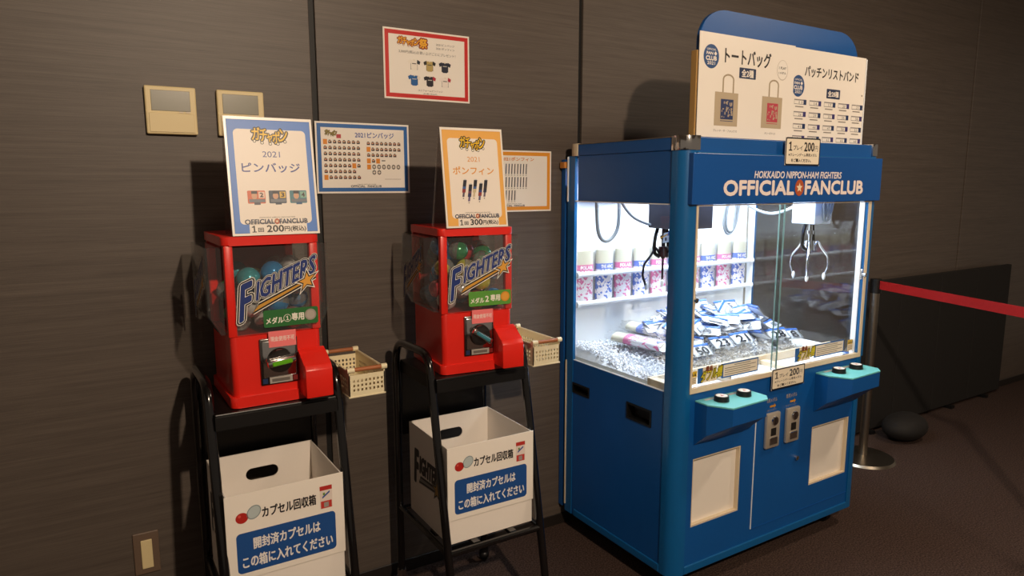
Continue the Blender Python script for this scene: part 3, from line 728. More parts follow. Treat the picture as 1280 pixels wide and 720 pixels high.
# base trim and back frame
obj('base_trim', box(S, CW-S, -.002, .012, .088, .118, .003), M_bluel, cr); obj('base_trim', box(-.002, .012, S, .646-S, .088, .118, .003), M_bluel, cr)
obj('rear_frame', holed(.0, CW, .10, 1.60, [(.05, CW-.05, .14, 1.56)], .664, .690), M_blue, cr)
obj('rear_cap', box(-.012, .012, .655, .688, 1.565, 1.59, .002), mat('orange_cap', '#c98238', .5), cr)
obj('edge_strip', box(-.0035, .0, .6405, .6465, .12, .765), M_beige, cr); obj('edge_strip', box(-.0035, .0, .6405, .6465, 1.43, 1.61), M_white, cr)
# coin door between the plates
obj('door_edge', box(.424, .4275, .0015, .0045, .165, .60), M_white, cr); obj('door_edge', box(.4275, 1.07, .002, .0045, .162, .1655), M_blued, cr)
obj('door_edge', box(1.0695, 1.073, .0015, .0045, .165, .48), M_blued, cr)
lk = obj('lock', cyl((.685, .004, .403), (.685, -.006, .403), .010, .009, 18), M_chrome, cr, True); obj('keyhole', box(.684, .686, -.0068, -.0055, .397, .409), M_dark, lk)
for x in (.475, .597):
    b = box(x, x+.080, -.012, .004, .484, .626, .006); s = obj('coin_slot', b, mat('satin_zinc', '#d6ccbc', .36, metal=.6, bump=.3, bscale=25), cr, True)
    obj('slot_ring', cyl((x+.042, -.011, .594), (x+.042, -.018, .594), .019, .017, 20), M_chrome, s, True)
    obj('slot_opening', box(x+.040, x+.044, -.0188, -.0175, .582, .606), M_dark, s)
    obj('return_flap', box(x+.018, x+.062, -.0165, -.011, .498, .528, .002, 1), M_chrome, s); obj('return_recess', box(x+.024, x+.054, -.0135, -.0115, .535, .565), M_dark, s)
    P = Print(); P.text('専用メダル', x+.004, x+.072, .664, .682, '#b9a98f', 2); P.poly([(x+.03, .652), (x+.055, .652), (x+.055, .658), (x+.066, .648), (x+.055, .638), (x+.055, .644), (x+.03, .644)], '#c88a2c', 2)
    P.text('を入れてください', x+.004, x+.072, .631, .637, '#a89a84', 2)
    P.build('slot_label', (0, .004, 0), (1, 0, 0), (0, 0, 1), cr)
# control shelves
for a, w, ch in ((.092, .262, 0), (.782, .276, 0)):
    top = [(a, .003), (a, -.052), (a+.045, -.128), (a+w-.03, -.120), (a+w, -.092), (a+w, .003)]
    b = bmesh.new(); zt, zf, zb = .738, .678, .578
    T = [b.verts.new((x, y, zt)) for x, y in top]
    B = [b.verts.new((x, y, zb+(zf-zb)*min(1, (.003-y)/.11))) for x, y in top]
    b.faces.new(T); b.faces.new(B[::-1])
    for i in range(6): b.faces.new((T[i], T[(i+1) % 6], B[(i+1) % 6], B[i]))
    o = obj('control_shelf', b, M_blue, cr)
    pl = obj('teal_plate', prism([(x*1.0+(x-a-w/2)*.01, y-.001 if y < 0 else y) for x, y in top], zt, zt+.006, bev=.001), M_teal, o)
    for bx in (.078, .195):
        bt = obj('button', cyl((a+bx, -.047, zt+.006), (a+bx, -.047, zt+.024), .027, .025, 26), M_blkm, o, True)
    for bx in (.078, .195): P = Print(); P.poly(circ(a+bx, -.047, .0205), '#e4ddd4', 2); P.poly([(a+bx-.008, -.053), (a+bx+.008, -.053), (a+bx, -.039)], '#b04848', 3); P.build('button_face', (0, 0, zt+.024), (1, 0, 0), (0, 1, 0), o)
    for a_, b_ in ((a+.03, a+.10), (a+.15, a+.21)): P = Print(); P.rect(a_, b_, -.020, -.008, '#c9bdb6', 1); P.build('plate_mark', (0, 0, zt+.006), (1, 0, 0), (0, 1, 0), o)
# window frames
obj('window_frame', holed(S-.006, CW-.044, .772, 1.430, [(S+.003, CW-.062, .790, 1.426)], -.003, .012), M_beige, cr)
obj('inner_light_strip', box(CW-.0675, CW-.0645, .0125, .034, .775, 1.43), M_white, cr); obj('post_liner', box(CW-.0645, CW-.014, .0315, .034, .775, 1.43), M_white, cr)
obj('post_liner', box(.0645, .068, .030, .068, .77, 1.43), M_white, cr); obj('post_liner', box(.012, .0645, .0645, .068, .77, 1.43), M_white, cr)
obj('post_liner', box(.0135, .016, .60, .652, .77, 1.5), M_white, cr); obj('post_liner', box(CW-.016, CW-.0135, .60, .652, .77, 1.5), M_white, cr)
obj('window_frame', holed(S-.004, .648, .764, 1.436, [(S+.003, .636, .774, 1.430)], .004, .014, 'x'), M_white, cr)
obj('window_frame', holed(.036, .648, .764, 1.436, [(.044, .636, .774, 1.430)], CW-.016, CW-.004, 'x'), M_steel, cr)
obj('glass_pane', box(S+.002, .548, .0165, .0205, .785, 1.43), M_glass, cr); obj('glass_pane', box(.528, CW-.068, .024, .028, .785, 1.43), M_glass, cr)
obj('pane_edge', box(.546, .5485, .0155, .0215, .785, 1.43), mat('green_glass_edge', '#6f8a84', .2), cr); obj('pane_edge', box(.527, .5285, .023, .029, .785, 1.43), MC['green_glass_edge'], cr)
obj('side_glass', box(.008, .011, S, .642, .768, 1.433), M_glass, cr); obj('side_glass', box(CW-.012, CW-.009, .036, .642, .768, 1.433), M_glass, cr)
for (x, z) in ((1.062, 1.125), (.068, 1.105)):
    b = box(x-.007, x+.007, .002, .03, z-.022, z+.022, .002); o = obj('latch', b, M_chrome, cr); obj('latch_knob', cyl((x, .002, z), (x, -.010, z), .009, n=16), M_chrome, o, True)
# header
hd = obj('front_header', box(.022, CW-.008, -.014, .022, 1.432, 1.602, .002), M_blued, cr)
obj('top_rail', box(S, CW-S, .002, .05, 1.602, CH-.002, .003), M_blue, cr)
obj('header_lip', box(.05, CW-.05, -.010, .004, 1.602, 1.606), M_bluel, cr)
P = Print()
P.text('HOKKAIDO NIPPON-HAM FIGHTERS', .325, .835, 1.521, 1.545, '#eadfe0', 2, .03, res=3, shear=.15)
fanclub(P, .172, .982, 1.462, 1.511, '#f2e2dc', 2, .045)
P.build('header_lettering', (0, -.014, 0), (1, 0, 0), (0, 0, 1), hd)
for x in (0, CW-.03):
    obj('side_header', box(x+(.003 if x == 0 else .004), x+(.026 if x == 0 else .027), S, .646-S, 1.434, 1.612, .002), M_blue, cr)
    obj('top_rail', box(x+(.0 if x == 0 else .0), x+.03, S, .646-S, 1.612, CH-.002, .003), M_blue, cr)
obj('top_rail', box(S, CW-S, .60, .645, 1.44, CH-.002), M_blue, cr)
obj('roof', box(.02, CW-.02, .04, .62, 1.628, 1.64), M_blue, cr)
obj('top_edge_trim', box(-.001, .004, S, .646-S, CH-.003, CH, 0), M_steel, cr)
# inside
obj('inner_ceiling', box(.03, CW-.03, .03, .64, 1.60, 1.606), M_white, cr)
obj('inner_back', box(.014, CW-.014, .652, .660, .765, 1.60), M_white, cr)
ledm = mat('led_tube', '#ffffff', .5, em=('#e8f2ff', 9))
obj('led_tube', cyl((.08, .06, 1.575), (CW-.08, .06, 1.575), .009, n=10), ledm, cr, True)
obj('led_tube', cyl((.08, .60, 1.575), (CW-.08, .60, 1.575), .009, n=10), ledm, cr, True)
lo = area('cabinet_led_panel', (0, 0, 0), (0, 0, 0), .95, 26, (.86, .93, 1), .45)
lo.matrix_world = MCR @ Matrix.Translation((.56, .34, 1.59))
obj('deck', box(.014, CW-.014, .165, .652, .772, .788), M_white, cr)
obj('chute_floor', box(.014, CW-.014, .03, .165, .755, .767), M_white, cr)
dk = obj('deck_edge', box(.014, CW-.014, .152, .166, .767, .802, .002), M_beige, cr)
obj('divider', box(.30, .308, .03, .152, .767, .792), M_beige, cr); obj('divider', box(.62, .66, .03, .152, .767, .785, .002), M_beige, cr)
obj('deck_slope', prism([(.166, .788), (.19, .788), (.166, .80)], .93, CW-.016, 'x'), M_white, cr)
tr = obj('prize_tray', box(.27, .93, .176, .179, .789, .868), M_acr, cr)
obj('tray_side', box(.93, .933, .176, .60, .789, .87), M_acr, tr)
obj('inner_side_rail', box(.014, .05, .03, .16, .767, .80, .002), M_beige, cr)
# stickers along the bottom of the window
for x in (.112, .667):
    w0 = x
    o = obj('window_sticker', box(w0-.002, w0+.322, -.0012, .0018, .797, .853, 0), mat('pale_sticker', '#d9d2c4', .4), cr) if False else None
    P = Print()
    P.rect(x, x+.035, .797, .853, '#2a62a8', 1); P.rect(x+.026, x+.098, .797, .853, '#e4d8c0', 2)
    P.outlined('ダブル機', x+.018, x+.128, .798, .838, [(.12, '#17150f'), (.09, '#17150f'), (.03, '#cfc028')], 3, .25, lambda u, v, x=x: (u, v+(u-x)*.10)); P.text('景品', x+.04, x+.075, .838, .856, '#7a3a1c', 6, .06)
    P.rect(x+.122, x+.325, .799, .853, '#2a62a8', 1); P.rect(x+.133, x+.320, .804, .848, '#e6dccb', 2)
    for i in range(5): P.rect(x+.14+(.05 if i == 0 else 0), x+(.31 if i % 2 else .28), .841-.008*i, .8435-.008*i, '#77716a', 3)
    P.build('window_sticker', (0, .0155 if x < .5 else .0230, 0), (1, 0, 0), (0, 0, 1), cr)
for x in (.066, 1.018):
    P = Print(); P.rect(x, x+.042, .798, .846, '#dfd0b4', 1); P.rect(x, x+.042, .826, .846, '#dcb52c', 2)
    for i in range(3): P.poly([(x+.004+.012*i, .829), (x+.014+.012*i, .829), (x+.009+.012*i, .842)], '#2a2416', 3)
    for i in range(3): P.rect(x+.004, x+.036, .818-.007*i, .8205-.007*i, '#8a7f70', 3)
    P.build('caution_sticker', (0, .0155 if x < .5 else .0230, 0), (1, 0, 0), (0, 0, 1), cr)
# prize rails along the back
for z in (1.128, 1.006):
    o = obj('prize_rail', cyl((.022, .602, z), (CW-.03, .602, z), .0105, n=16), M_white, cr, True)
    for x in (.016, CW-.034): obj('rail_end', cyl((x, .602, z), (x+.014, .602, z), .0145, n=16), M_white, o, True)
# carriages and claws
def claw(bx, by, x, y, m, mm, rot):
    u = obj('claw_unit', box(*bx, *by, 1.334, 1.47, .004), m, cr)
    obj('gantry_rail', box(x-.012, x+.012, .05, .62, 1.47, 1.49), M_steel, u)
    obj('lift_rod', cyl((x, y, 1.334), (x, y, 1.215), .008, n=12), mm, u, True)
    b = cyl((x, y, 1.262), (x, y, 1.222), .018, .022, 18); cyl((x, y, 1.305), (x, y, 1.29), .014, n=16, bm=b); obj('claw_hub', b, mm, u, True)
    for s in (-1, 1): obj('hose', tube(smoothpath([(x+s*.022, y+.01, 1.335), (x+s*.034, y+.012, 1.29), (x+s*.036, y+.01, 1.24), (x+s*.018, y, 1.222)]), .0075, 10), M_blk, u, True)
    for i in range(3):
        a = rot+2*PI*i/3; c, s = math.cos(a), math.sin(a)
        pts = [(.018, 1.236), (.034, 1.262), (.050, 1.232), (.082, 1.195), (.088, 1.150), (.070, 1.108)]
        p = [(x+r*c, y+r*s, z) for r, z in pts]
        o = obj('claw_arm', tube(fillet(p, .012, 4), .0045, 10), mm, u, True)
        tp = Vector(p[-1]); b = sphere(1, 12, 8, sc=(.007, .007, .016), c=tp)
        obj('claw_tip', b, M_white, u, True)
    return u
M_dk = mat('dark_claw_metal', '#35333a', .3, metal=.8)
claw((.150, .330), (.170, .330), .205, .300, M_carr, M_dk, 2.9); claw((.873, .985), (.115, .225), .930, .170, M_carw, M_chrome, -.5)
# cables
obj('cable', tube(smoothpath([(.0+.035, .5, 1.50), (.035, .5, 1.40), (.045, .5, 1.31), (.075, .5, 1.275), (.115, .5, 1.285), (.145, .5, 1.33), (.150, .5, 1.42), (.150, .5, 1.5)], 8), .0075, 10), M_cable, cr, True)
obj('cable', tube(smoothpath([(.045, .38, 1.48), (.06, .38, 1.43), (.11, .36, 1.37), (.17, .30, 1.342), (.225, .27, 1.36)], 8), .0055, 10), M_cable, cr, True)
obj('cable', tube(smoothpath([(.735, .42, 1.50), (.70, .42, 1.41), (.69, .42, 1.33), (.71, .42, 1.295), (.745, .42, 1.31), (.765, .42, 1.38), (.775, .42, 1.47)], 8), .006, 10), M_cable, cr, True)
obj('cable', tube(smoothpath([(.72, .42, 1.50), (.685, .42, 1.41), (.675, .42, 1.33), (.70, .42, 1.285), (.735, .42, 1.30), (.75, .42, 1.38), (.755, .42, 1.47)], 8), .005, 10), M_cable, cr, True)
obj('cable', tube(smoothpath([(.70, .38, 1.47), (.78, .37, 1.405), (.87, .34, 1.372), (.93, .30, 1.385), (.95, .24, 1.42)], 8), .006, 10), mat('white_cable', '#cfd6da', .4), cr, True)
for s in (0, .02): obj('cable', tube(smoothpath([(.925+s, .108, 1.46), (.915+s, .106, 1.40), (.925+s, .104, 1.35), (.95+s, .106, 1.39), (.965+s, .108, 1.45)], 8), .0045, 10), M_cable, cr, True)
obj('gantry_beam', box(.03, CW-.03, .30, .325, 1.49, 1.515), M_steel, cr)
obj('side_bracket', box(1.0, 1.035, .20, .24, 1.34, 1.49), M_cable, cr)
# header board behind the two sheets
pts = [(.115, CH), (1.02, CH)]+[(1.02-.13+.13*math.cos(a), 1.985+.105*math.sin(a)) for a in [PI/2*i/10 for i in range(11)]]+[(.115+.13-.13*math.cos(a), 1.985+.105*math.sin(a)) for a in [PI/2-PI/2*i/10 for i in range(11)]]
obj('header_board', prism(pts, .068, .082, 'y', bev=.002), M_blue, cr, True)
obj('board_rim', box(1.062, 1.068, .055, .075, CH, 2.0, .001, 1), M_white, cr)
obj('board_backing', box(.092, .100, .056, .082, CH, 1.945, .002), mat('tan_board', '#b08a50', .6), cr)
# casters
for x in (.09, CW-.09):
    for y in (.09, .57):
        o = obj('caster', cyl((x-.014, y, .031), (x+.014, y, .031), .030, n=20), M_blkm, cr, True); obj('caster_fork', box(x-.02, x+.02, y-.015, y+.015, .050, .089, .003), M_steel, o)

# price cards
def pr_price(P, w, h):
    P.rect(0, w, 0, h, '#191b26', 1, .006); P.rect(.005, w-.005, .005, h-.005, '#efe2cb', 2, .004)
    P.one(w*.085, w*.185, h*.52, h*.85, TXTB, 3); P.text('プレイ', w*.22, w*.48, h*.55, h*.72, TXTB, 3, .02)
    P.text('200', w*.53, w*.82, h*.52, h*.84, TXTB, 3, .03); P.text('円', w*.84, w*.93, h*.52, h*.72, TXTB, 3, .0)
    P.text('※クレーンゲーム専用メダル', w*.09, w*.91, h*.32, h*.44, TXTB, 3, .02); P.text('をご購入ください。', w*.17, w*.74, h*.12, h*.24, TXTB, 3, .04)
for (x, z, w, h, rot, lab, y) in ((.483, 1.568, .202, .100, 0, 'dark bordered price card on the top rim of the crane game', -.0165), (.492, .717, .198, .082, 0, 'dark bordered price card below the glass seam of the crane game', -.0075)):
    o = thing('price_card', lab, 'sign', MCR @ Vector((x, y, z)), CTH+.0, 'crane game price cards')
    obj('card', box(0, w, -.001, .001, 0, h), M_paper, o); P = Print(); pr_price(P, w, h); P.build('printed_face', (0, -.001, 0), (1, 0, 0), (0, 0, 1), o, .00008, .0001)
# the two sheets on top
def badge(P, cx, cy, rx, ry):
    P.poly(circ(cx, cy, rx, ry, 32), '#1f4a80', 1); P.text('OFFICIAL', cx-rx*.6, cx+rx*.6, cy+ry*.50, cy+ry*.66, '#e6ddd2', 3, .02)
    P.text('FAN♦', cx-rx*.62, cx+rx*.70, cy+ry*.10, cy+ry*.42, '#f2e8dc', 3, .05); P.text('CLUB', cx-rx*.68, cx+rx*.68, cy-ry*.32, cy+ry*.02, '#f2e8dc', 3, .05); P.text('2021', cx-rx*.5, cx+rx*.5, cy-ry*.68, cy-ry*.42, '#e6ddd2', 3, .03)
def bag(P, x, y, w, h, col, ink_):
    P.poly([(x+w*.0, y), (x+w, y+h*.0), (x+w, y+h), (x, y+h)], col, 2)
    n = 14; out = []; inn = []
    for i in range(n+1):
        a = PI*i/n; out.append((x+w*.55-w*.25*math.cos(a), y+h*1.38+h*.17*math.sin(a))); inn.append((x+w*.55-w*.19*math.cos(a), y+h*1.38+h*.12*math.sin(a)))
    for i in range(n): P.poly([out[i], out[i+1], inn[i+1], inn[i]], '#a8977c', 2)
    for a, b_ in ((x+w*.30, x+w*.36), (x+w*.74, x+w*.80)): P.rect(a, b_, y+h, y+h*1.385, '#a8977c', 2)
    P.rect(x+w*.26, x+w*.80, y+h*.20, y+h*.80, ink_, 3)
    rnd = random.Random(2)
    for i in range(26):
        u = x+w*rnd.uniform(.29, .74); v = y+h*rnd.uniform(.24, .72); P.rect(u, u+w*rnd.uniform(.02, .07), v, v+h*rnd.uniform(.02, .09), col, 4)
    P.rect(x+w*.26, x+w*.80, y+h*.14, y+h*.16, ink_, 3)
def pr_bags(P, w, h):
    badge(P, w*.115, h*.775, w*.075, h*.115)
    P.text('トートバッグ', w*.25, w*.73, h*.73, h*.88, TXTB, 2, .03, res=4, fn=lambda u, v: (u, v+.0))
    P.rect(w*.40, w*.575, h*.60, h*.705, '#1d2f52', 2, .003); P.text('全2種', w*.425, w*.55, h*.615, h*.69, '#efe6da', 3, .03)
    P.poly(circ(w*.865, h*.73, w*.062, h*.105), '#c9bfb2', 2); P.poly(circ(w*.865, h*.733, w*.057, h*.098), '#f1eae0', 3); P.text('1 PLAY', w*.825, w*.905, h*.74, h*.765, TXTB, 4, .02); P.text('1メダル', w*.825, w*.905, h*.69, h*.715, TXTB, 4, .02)
    bag(P, w*.165, h*.115, w*.235, h*.33, '#b9a78c', '#2a3a66'); bag(P, w*.655, h*.12, w*.225, h*.325, '#b9a78c', '#bb4152')
    P.text('ブレンド・ザ・フォックス', w*.16, w*.40, h*.055, h*.08, TXTB, 2); P.text('ポリーポラリス', w*.70, w*.82, h*.055, h*.078, TXTB, 2)
def pr_bands(P, w, h):
    P.text('パッチンリストバンド', w*.17, w*.90, h*.71, h*.825, TXTB, 2, .03, res=4)
    badge(P, w*.095, h*.60, w*.078, h*.115); P.rect(w*.47, w*.655, h*.50, h*.605, '#1d2f52', 2, .003); P.text('全28種', w*.49, w*.635, h*.52, h*.585, '#efe6da', 3, .03)
    P.poly(circ(w*.97, h*.57, w*.01, h*.01), '#9a9186', 2)
    for r in range(4):
        for c in range(5):
            x = w*(.055+.195*c); y = h*(.405-.130*r)
            P.rect(x, x+w*.155, y, y+h*.055, '#8f8a88', 2); P.rect(x+w*.003, x+w*.125, y+h*.006, y+h*.042, '#efe8de', 3); P.rect(x+w*.118, x+w*.155, y, y+h*.055, ('#22355e', '#3a3470')[(r+c) % 2], 4)
            P.text(str((r*5+c)*3+11), x+w*.06, x+w*.10, y+h*.008, y+h*.036, '#6a6460', 4); P.rect(x+w*.015, x+w*.12, y-h*.030, y-h*.018, '#8d857c', 2)
for (x, z1, w, h, pr, lab, y, rz) in ((.096, 2.008, .500, .344, pr_bags, 'white sheet with two printed tote bags on top of the crane game', .050, 0), (.588, 2.006, .470, .344, pr_bands, 'white sheet with rows of printed wristbands on top of the crane game', .056, 0)):
    o = thing('price_sheet', lab, 'sign', MCR @ Vector((x, y, z1-h-.003)), CTH+rz)
    obj('sheet', box(0, w, -.001, .001, 0, h), M_paper, o); P = Print(); pr(P, w, h); P.build('printed_face', (0, -.001, 0), (1, 0, 0), (0, 0, 1), o, .0001, .0002)

# ------------------------------------------------------------ prizes in the crane game
def pat_mat(name, c1, c0='#ece8ee'):
    m = bpy.data.materials.new(name); m.use_nodes = True; nt = m.node_tree; b = nt.nodes['Principled BSDF']
    tc = nt.nodes.new('ShaderNodeTexCoord'); n = nt.nodes.new('ShaderNodeTexNoise'); n.inputs['Scale'].default_value = 38; n.inputs['Detail'].default_value = 1.5; n.inputs['Distortion'].default_value = 1.2
    r = nt.nodes.new('ShaderNodeValToRGB'); r.color_ramp.interpolation = 'CONSTANT'
    r.color_ramp.elements[0].color = lin(c0); r.color_ramp.elements[1].position = .54; r.color_ramp.elements[1].color = lin(c1)
    nt.links.new(tc.outputs['Object'], n.inputs[0]); nt.links.new(n.outputs['Fac'], r.inputs[0]); nt.links.new(r.outputs[0], b.inputs['Base Color']); b.inputs['Roughness'].default_value = .5
    return m
M_pink, M_bl = '#e0609c', '#3566c8'
M_tow = mat('cream_canvas', '#d9d3ba', .8, var=.06, vscale=40)
PM = {'pink': pat_mat('pink_blot_print', M_pink), 'blue': pat_mat('blue_blot_print', M_bl)}
def etube(rx, ry, z0, z1, n=22, taper=1, cap=True):
    b = bmesh.new(); A = [b.verts.new((rx*math.cos(2*PI*i/n), ry*math.sin(2*PI*i/n), z0)) for i in range(n)]
    B = [b.verts.new((rx*taper*math.cos(2*PI*i/n), ry*taper*math.sin(2*PI*i/n), z1)) for i in range(n)]
    for i in range(n): b.faces.new((A[i], A[(i+1) % n], B[(i+1) % n], B[i]))
    if cap: b.faces.new(A[::-1]); b.faces.new(B)
    return b
def rolled(col, M, label, group):
    t = thing('rolled_tote', label, 'prize', (0, 0, 0), 0, group); t.matrix_world = M
    obj('roll', etube(.041, .019, .0, .232), M_tow, t, True)
    obj('printed_sleeve', etube(.0425, .0205, .002, .172), PM[col], t, True)
    band = obj('sleeve_band', etube(.043, .021, .150, .174), mat('band_'+col, M_pink if col == 'pink' else '#3a62c4', .5), t, True)
    P = Print(); P.text('POLAR' if col == 'pink' else 'THE ARC', -.028, .028, .155, .169, '#f0e9f0', 2, .04); P.build('band_text', (0, -.0212, 0), (1, 0, 0), (0, 0, 1), band)
    # crinkled film with a pinched top
    b = bmesh.new(); n = 22; rings = []; rnd = random.Random(hash(label) % 97)
    for z, k_, j in ((-.004, .9, 0), (0, 1.08, 0), (.12, 1.10, .002), (.235, 1.08, .003), (.245, .95, .006), (.262, .85, .012)):
        rings.append([b.verts.new(((.044*k_)*math.cos(2*PI*i/n)+rnd.uniform(-j, j), (.022*k_)*math.sin(2*PI*i/n)+rnd.uniform(-j, j)*.5, z+rnd.uniform(-j, j))) for i in range(n)])
    for a in range(len(rings)-1):
        for i in range(n): b.faces.new((rings[a][i], rings[a][(i+1) % n], rings[a+1][(i+1) % n], rings[a+1][i]))
    obj('film_wrapper', b, M_wrap, t, False)
    return t
names = 'first second third fourth fifth sixth seventh eighth ninth tenth'.split()
for i in range(10):
    x = .078+.1065*i; z = .992; col = 'pink' if i % 2 == 0 else 'blue'
    M = MCR @ Matrix.Translation((x, .634, z)) @ Matrix.Rotation(random.uniform(-.03, .03), 4, 'Y') @ Matrix.Diagonal((1.08, .78, 1, 1))
    rolled(col, M, f'rolled cream tote with {col} print on the back rails, {names[i]} from the left', 'rolled totes on the rails')
def lying(x, y, z, ang, pitch, col, label):
    M = MCR @ Matrix.Translation((x, y, z)) @ Matrix.Rotation(ang, 4, 'Z') @ Matrix.Rotation(PI/2+pitch, 4, 'Y') @ Matrix.Rotation(PI/2, 4, 'Z')
    rolled(col, M, label, 'rolled totes lying on the clear chips')
lying(.325, .30, .868, PI-.62+PI*0, .05, 'pink', 'pink printed rolled tote lying on the clear chips by the side window') if False else None
def lying2(p, q, col, label):
    """roll from p (cream end) to q (printed end), crane coordinates"""
    p = Vector(p); q = Vector(q); d = (p-q).normalized(); up = Vector((0, 0, 1)); s = up.cross(d).normalized(); u = d.cross(s)
    M = Matrix(((s.x, u.x, d.x, q.x), (s.y, u.y, d.y, q.y), (s.z, u.z, d.z, q.z), (0, 0, 0, 1)))
    rolled(col, MCR @ M, label, 'rolled totes lying on the clear chips')
lying2((.170, .515, .868), (.235, .300, .858), 'pink', 'pink printed rolled tote lying on the clear chips by the side window')
lying2((.330, .600, .880), (.375, .385, .872), 'blue', 'blue printed rolled tote lying behind the front post on the chips')
# clear chips
def hz(x, y):
    base = .800+.030*min(1, max(0, (y-.18)/.3))+.012*math.sin(9*x+2)*math.sin(11*y+1)
    base += .085*max(0, 1-((x-.62)/.36)**2)*max(0, min(1, (y-.165)/.12))*(1 if x < .93 else 0)
    return base
vs, fs = [], []; rnd = random.Random(4)
for i in range(6500):
    x = rnd.uniform(.02, .925); y = rnd.uniform(.18 if x > .27 else .17, .645); z = hz(x, y)-rnd.uniform(-.004, .016)
    if x > .9: z -= (x-.9)*1.2
    r = rnd.uniform(.004, .0085); b0 = len(vs)
    R_ = Matrix.Rotation(rnd.uniform(0, 6), 3, Vector((rnd.uniform(-1, 1), rnd.uniform(-1, 1), rnd.uniform(-1, 1))).normalized())
    for v in ((1, 0, 0), (-1, 0, 0), (0, 1.3, 0), (0, -1, 0), (0, 0, .8), (0, 0, -.9)): w = R_ @ Vector(v); vs.append((x+w.x*r, y+w.y*r, z+w.z*r))
    for f in ((0, 2, 4), (2, 1, 4), (1, 3, 4), (3, 0, 4), (2, 0, 5), (1, 2, 5), (3, 1, 5), (0, 3, 5)): fs.append(tuple(b0+k_ for k_ in f))
ch = obj('clear_chips', (vs, fs), M_chip); ch.matrix_world = MCR
tag(ch, 'bed of clear ice-like plastic chips on the floor inside the crane game', 'plastic chips', kind='stuff')
b = bmesh.new(); nx, ny = 46, 24; g = [[b.verts.new((.016+.912*i/nx, .17+.478*j/ny, max(.789, hz(.016+.912*i/nx, .17+.478*j/ny)-.018)) if 0 < i < nx and 0 < j < ny else (.016+.912*i/nx, .17+.478*j/ny, .789)) for j in range(ny+1)] for i in range(nx+1)]
for i in range(nx):
    for j in range(ny): b.faces.new((g[i][j], g[i+1][j], g[i+1][j+1], g[i][j+1]))
uc = obj('chip_bed', b, mat('packed_chips', '#f0f3f8', .5, var=.06, vscale=70, bump=.4, bscale=120), ch, True); tag(uc, kind='stuff')
# wristband packets
M_pk = mat('white_packet', '#cdd4df', .35, var=.12, vscale=40); M_pkb = mat('blue_packet_stripe', '#3a6cc4', .4); M_pkg = mat('grey_packet_edge', '#8d9298', .4)
def packet_mesh():
    b = bmesh.new(); nx, ny = 8, 4; w, h = .115, .058
    for s in (1, -1):
        g = [[b.verts.new(((i/nx-.5)*w, (j/ny-.5)*h, s*(.0052*math.sin(PI*i/nx)**.5*math.sin(PI*j/ny)**.5+.0006+.0012*math.sin(i*2.3+j)))) for j in range(ny+1)] for i in range(nx+1)]
        for i in range(nx):
            for j in range(ny): b.faces.new((g[i][j], g[i+1][j], g[i+1][j+1], g[i][j+1]))
    return b
pk0 = pkc = None; NUMS = {}
def packet(x, y, z, yaw, pitch, roll_, num, label, group, stripe=True):
    global pk0, pkc
    if pk0 is None:
        pk0 = obj('wristband_packet', packet_mesh(), M_pk, None, True)
        b = bmesh.new(); prism([(-.0565, .0175), (.0565, .0175), (.0565, .0265), (-.0565, .0265)], -.0035, .0062, bm=b); pkc = obj('blue_stripe', b, M_pkb, pk0)
        b = bmesh.new(); prism([(-.0575, -.029), (-.0515, -.029), (-.0515, .029), (-.0575, .029)], -.0012, .0030, bm=b); prism([(.0515, -.029), (.0575, -.029), (.0575, .029), (.0515, .029)], -.0012, .0030, bm=b)
        global pke; pke = obj('seal_edge', b, M_pkg, pk0); o = pk0
    else:
        o = pk0.copy(); C.objects.link(o)
        for ch_ in (pkc, pke): c = ch_.copy(); C.objects.link(c); c.parent = o
    if num:
        P = Print(); P.text(num, -.032 if len(num) > 1 else -.014, .032 if len(num) > 1 else .014, -.026, .011, '#15161c', 2, .03); P.build('printed_number', (0, 0, .0066), (1, 0, 0), (0, 1, 0), o)
    else:
        P = Print(); rq = random.Random(int(x*1e4)+int(y*1e4))
        k_ = rq.choice((0, 1, 2))
        if k_ == 0: P.text(rq.choice(('7', '12', '45', '60', '8', '33')), -.018, .022, -.022, .006, '#3a3d48', 2, .02)
        elif k_ == 1:
            for i in range(4): P.rect(-.040, -.040+rq.uniform(.03, .07), .004-.007*i, .0065-.007*i, '#5d626e', 2)
        else: P.rect(-.030, .030, -.022, .004, '#9aa1ac', 2); P.rect(-.02, .018, -.014, -.004, '#dfe3ea', 3)
        P.build('printed_label', (0, 0, .0066), (1, 0, 0), (0, 1, 0), o)
    o.matrix_world = MCR @ Matrix.Translation((x, y, z)) @ Matrix.Rotation(yaw, 4, 'Z') @ Matrix.Rotation(pitch, 4, 'X') @ Matrix.Rotation(roll_, 4, 'Y')
    tag(o, label, 'packet', group)
rnd = random.Random(21)
front = [(.335, '50'), (.455, '23'), (.575, '21'), (.80, '28'), (.895, '18')]
for x, n_ in front:
    packet(x, .212+rnd.uniform(-.004, .004), hz(x, .235)+.022, rnd.uniform(-.10, .10), .62, rnd.uniform(-.1, .1), n_, 'white wristband packet numbered %s, %s in the front row' % (n_, {'50': 'leftmost', '23': 'second from the left', '21': 'third from the left', '28': 'second from the right', '18': 'rightmost'}[n_]), 'wristband packets in the crane game')
packet(.690, .216, hz(.69, .23)+.026, 1.1, .6, .2, '16', 'white wristband packet numbered 16 standing askew in the front row', 'wristband packets in the crane game')
packet(.245, .275, .862, -.5, .5, .05, '9', 'white wristband packet numbered 9 at the front left of the heap', 'wristband packets in the crane game')
packet(.765, .30, .955, 1.0, .9, .1, '4', 'white wristband packet numbered 4 standing on the right of the heap', 'wristband packets in the crane game')
ROWN = ['row just behind the numbered front row', 'second row behind the numbers', 'third row behind the numbers', 'fourth row behind the numbers', 'rearmost row of the heap', 'lower crest row of the heap', 'crest row on top of the heap', 'rear crest row of the heap']
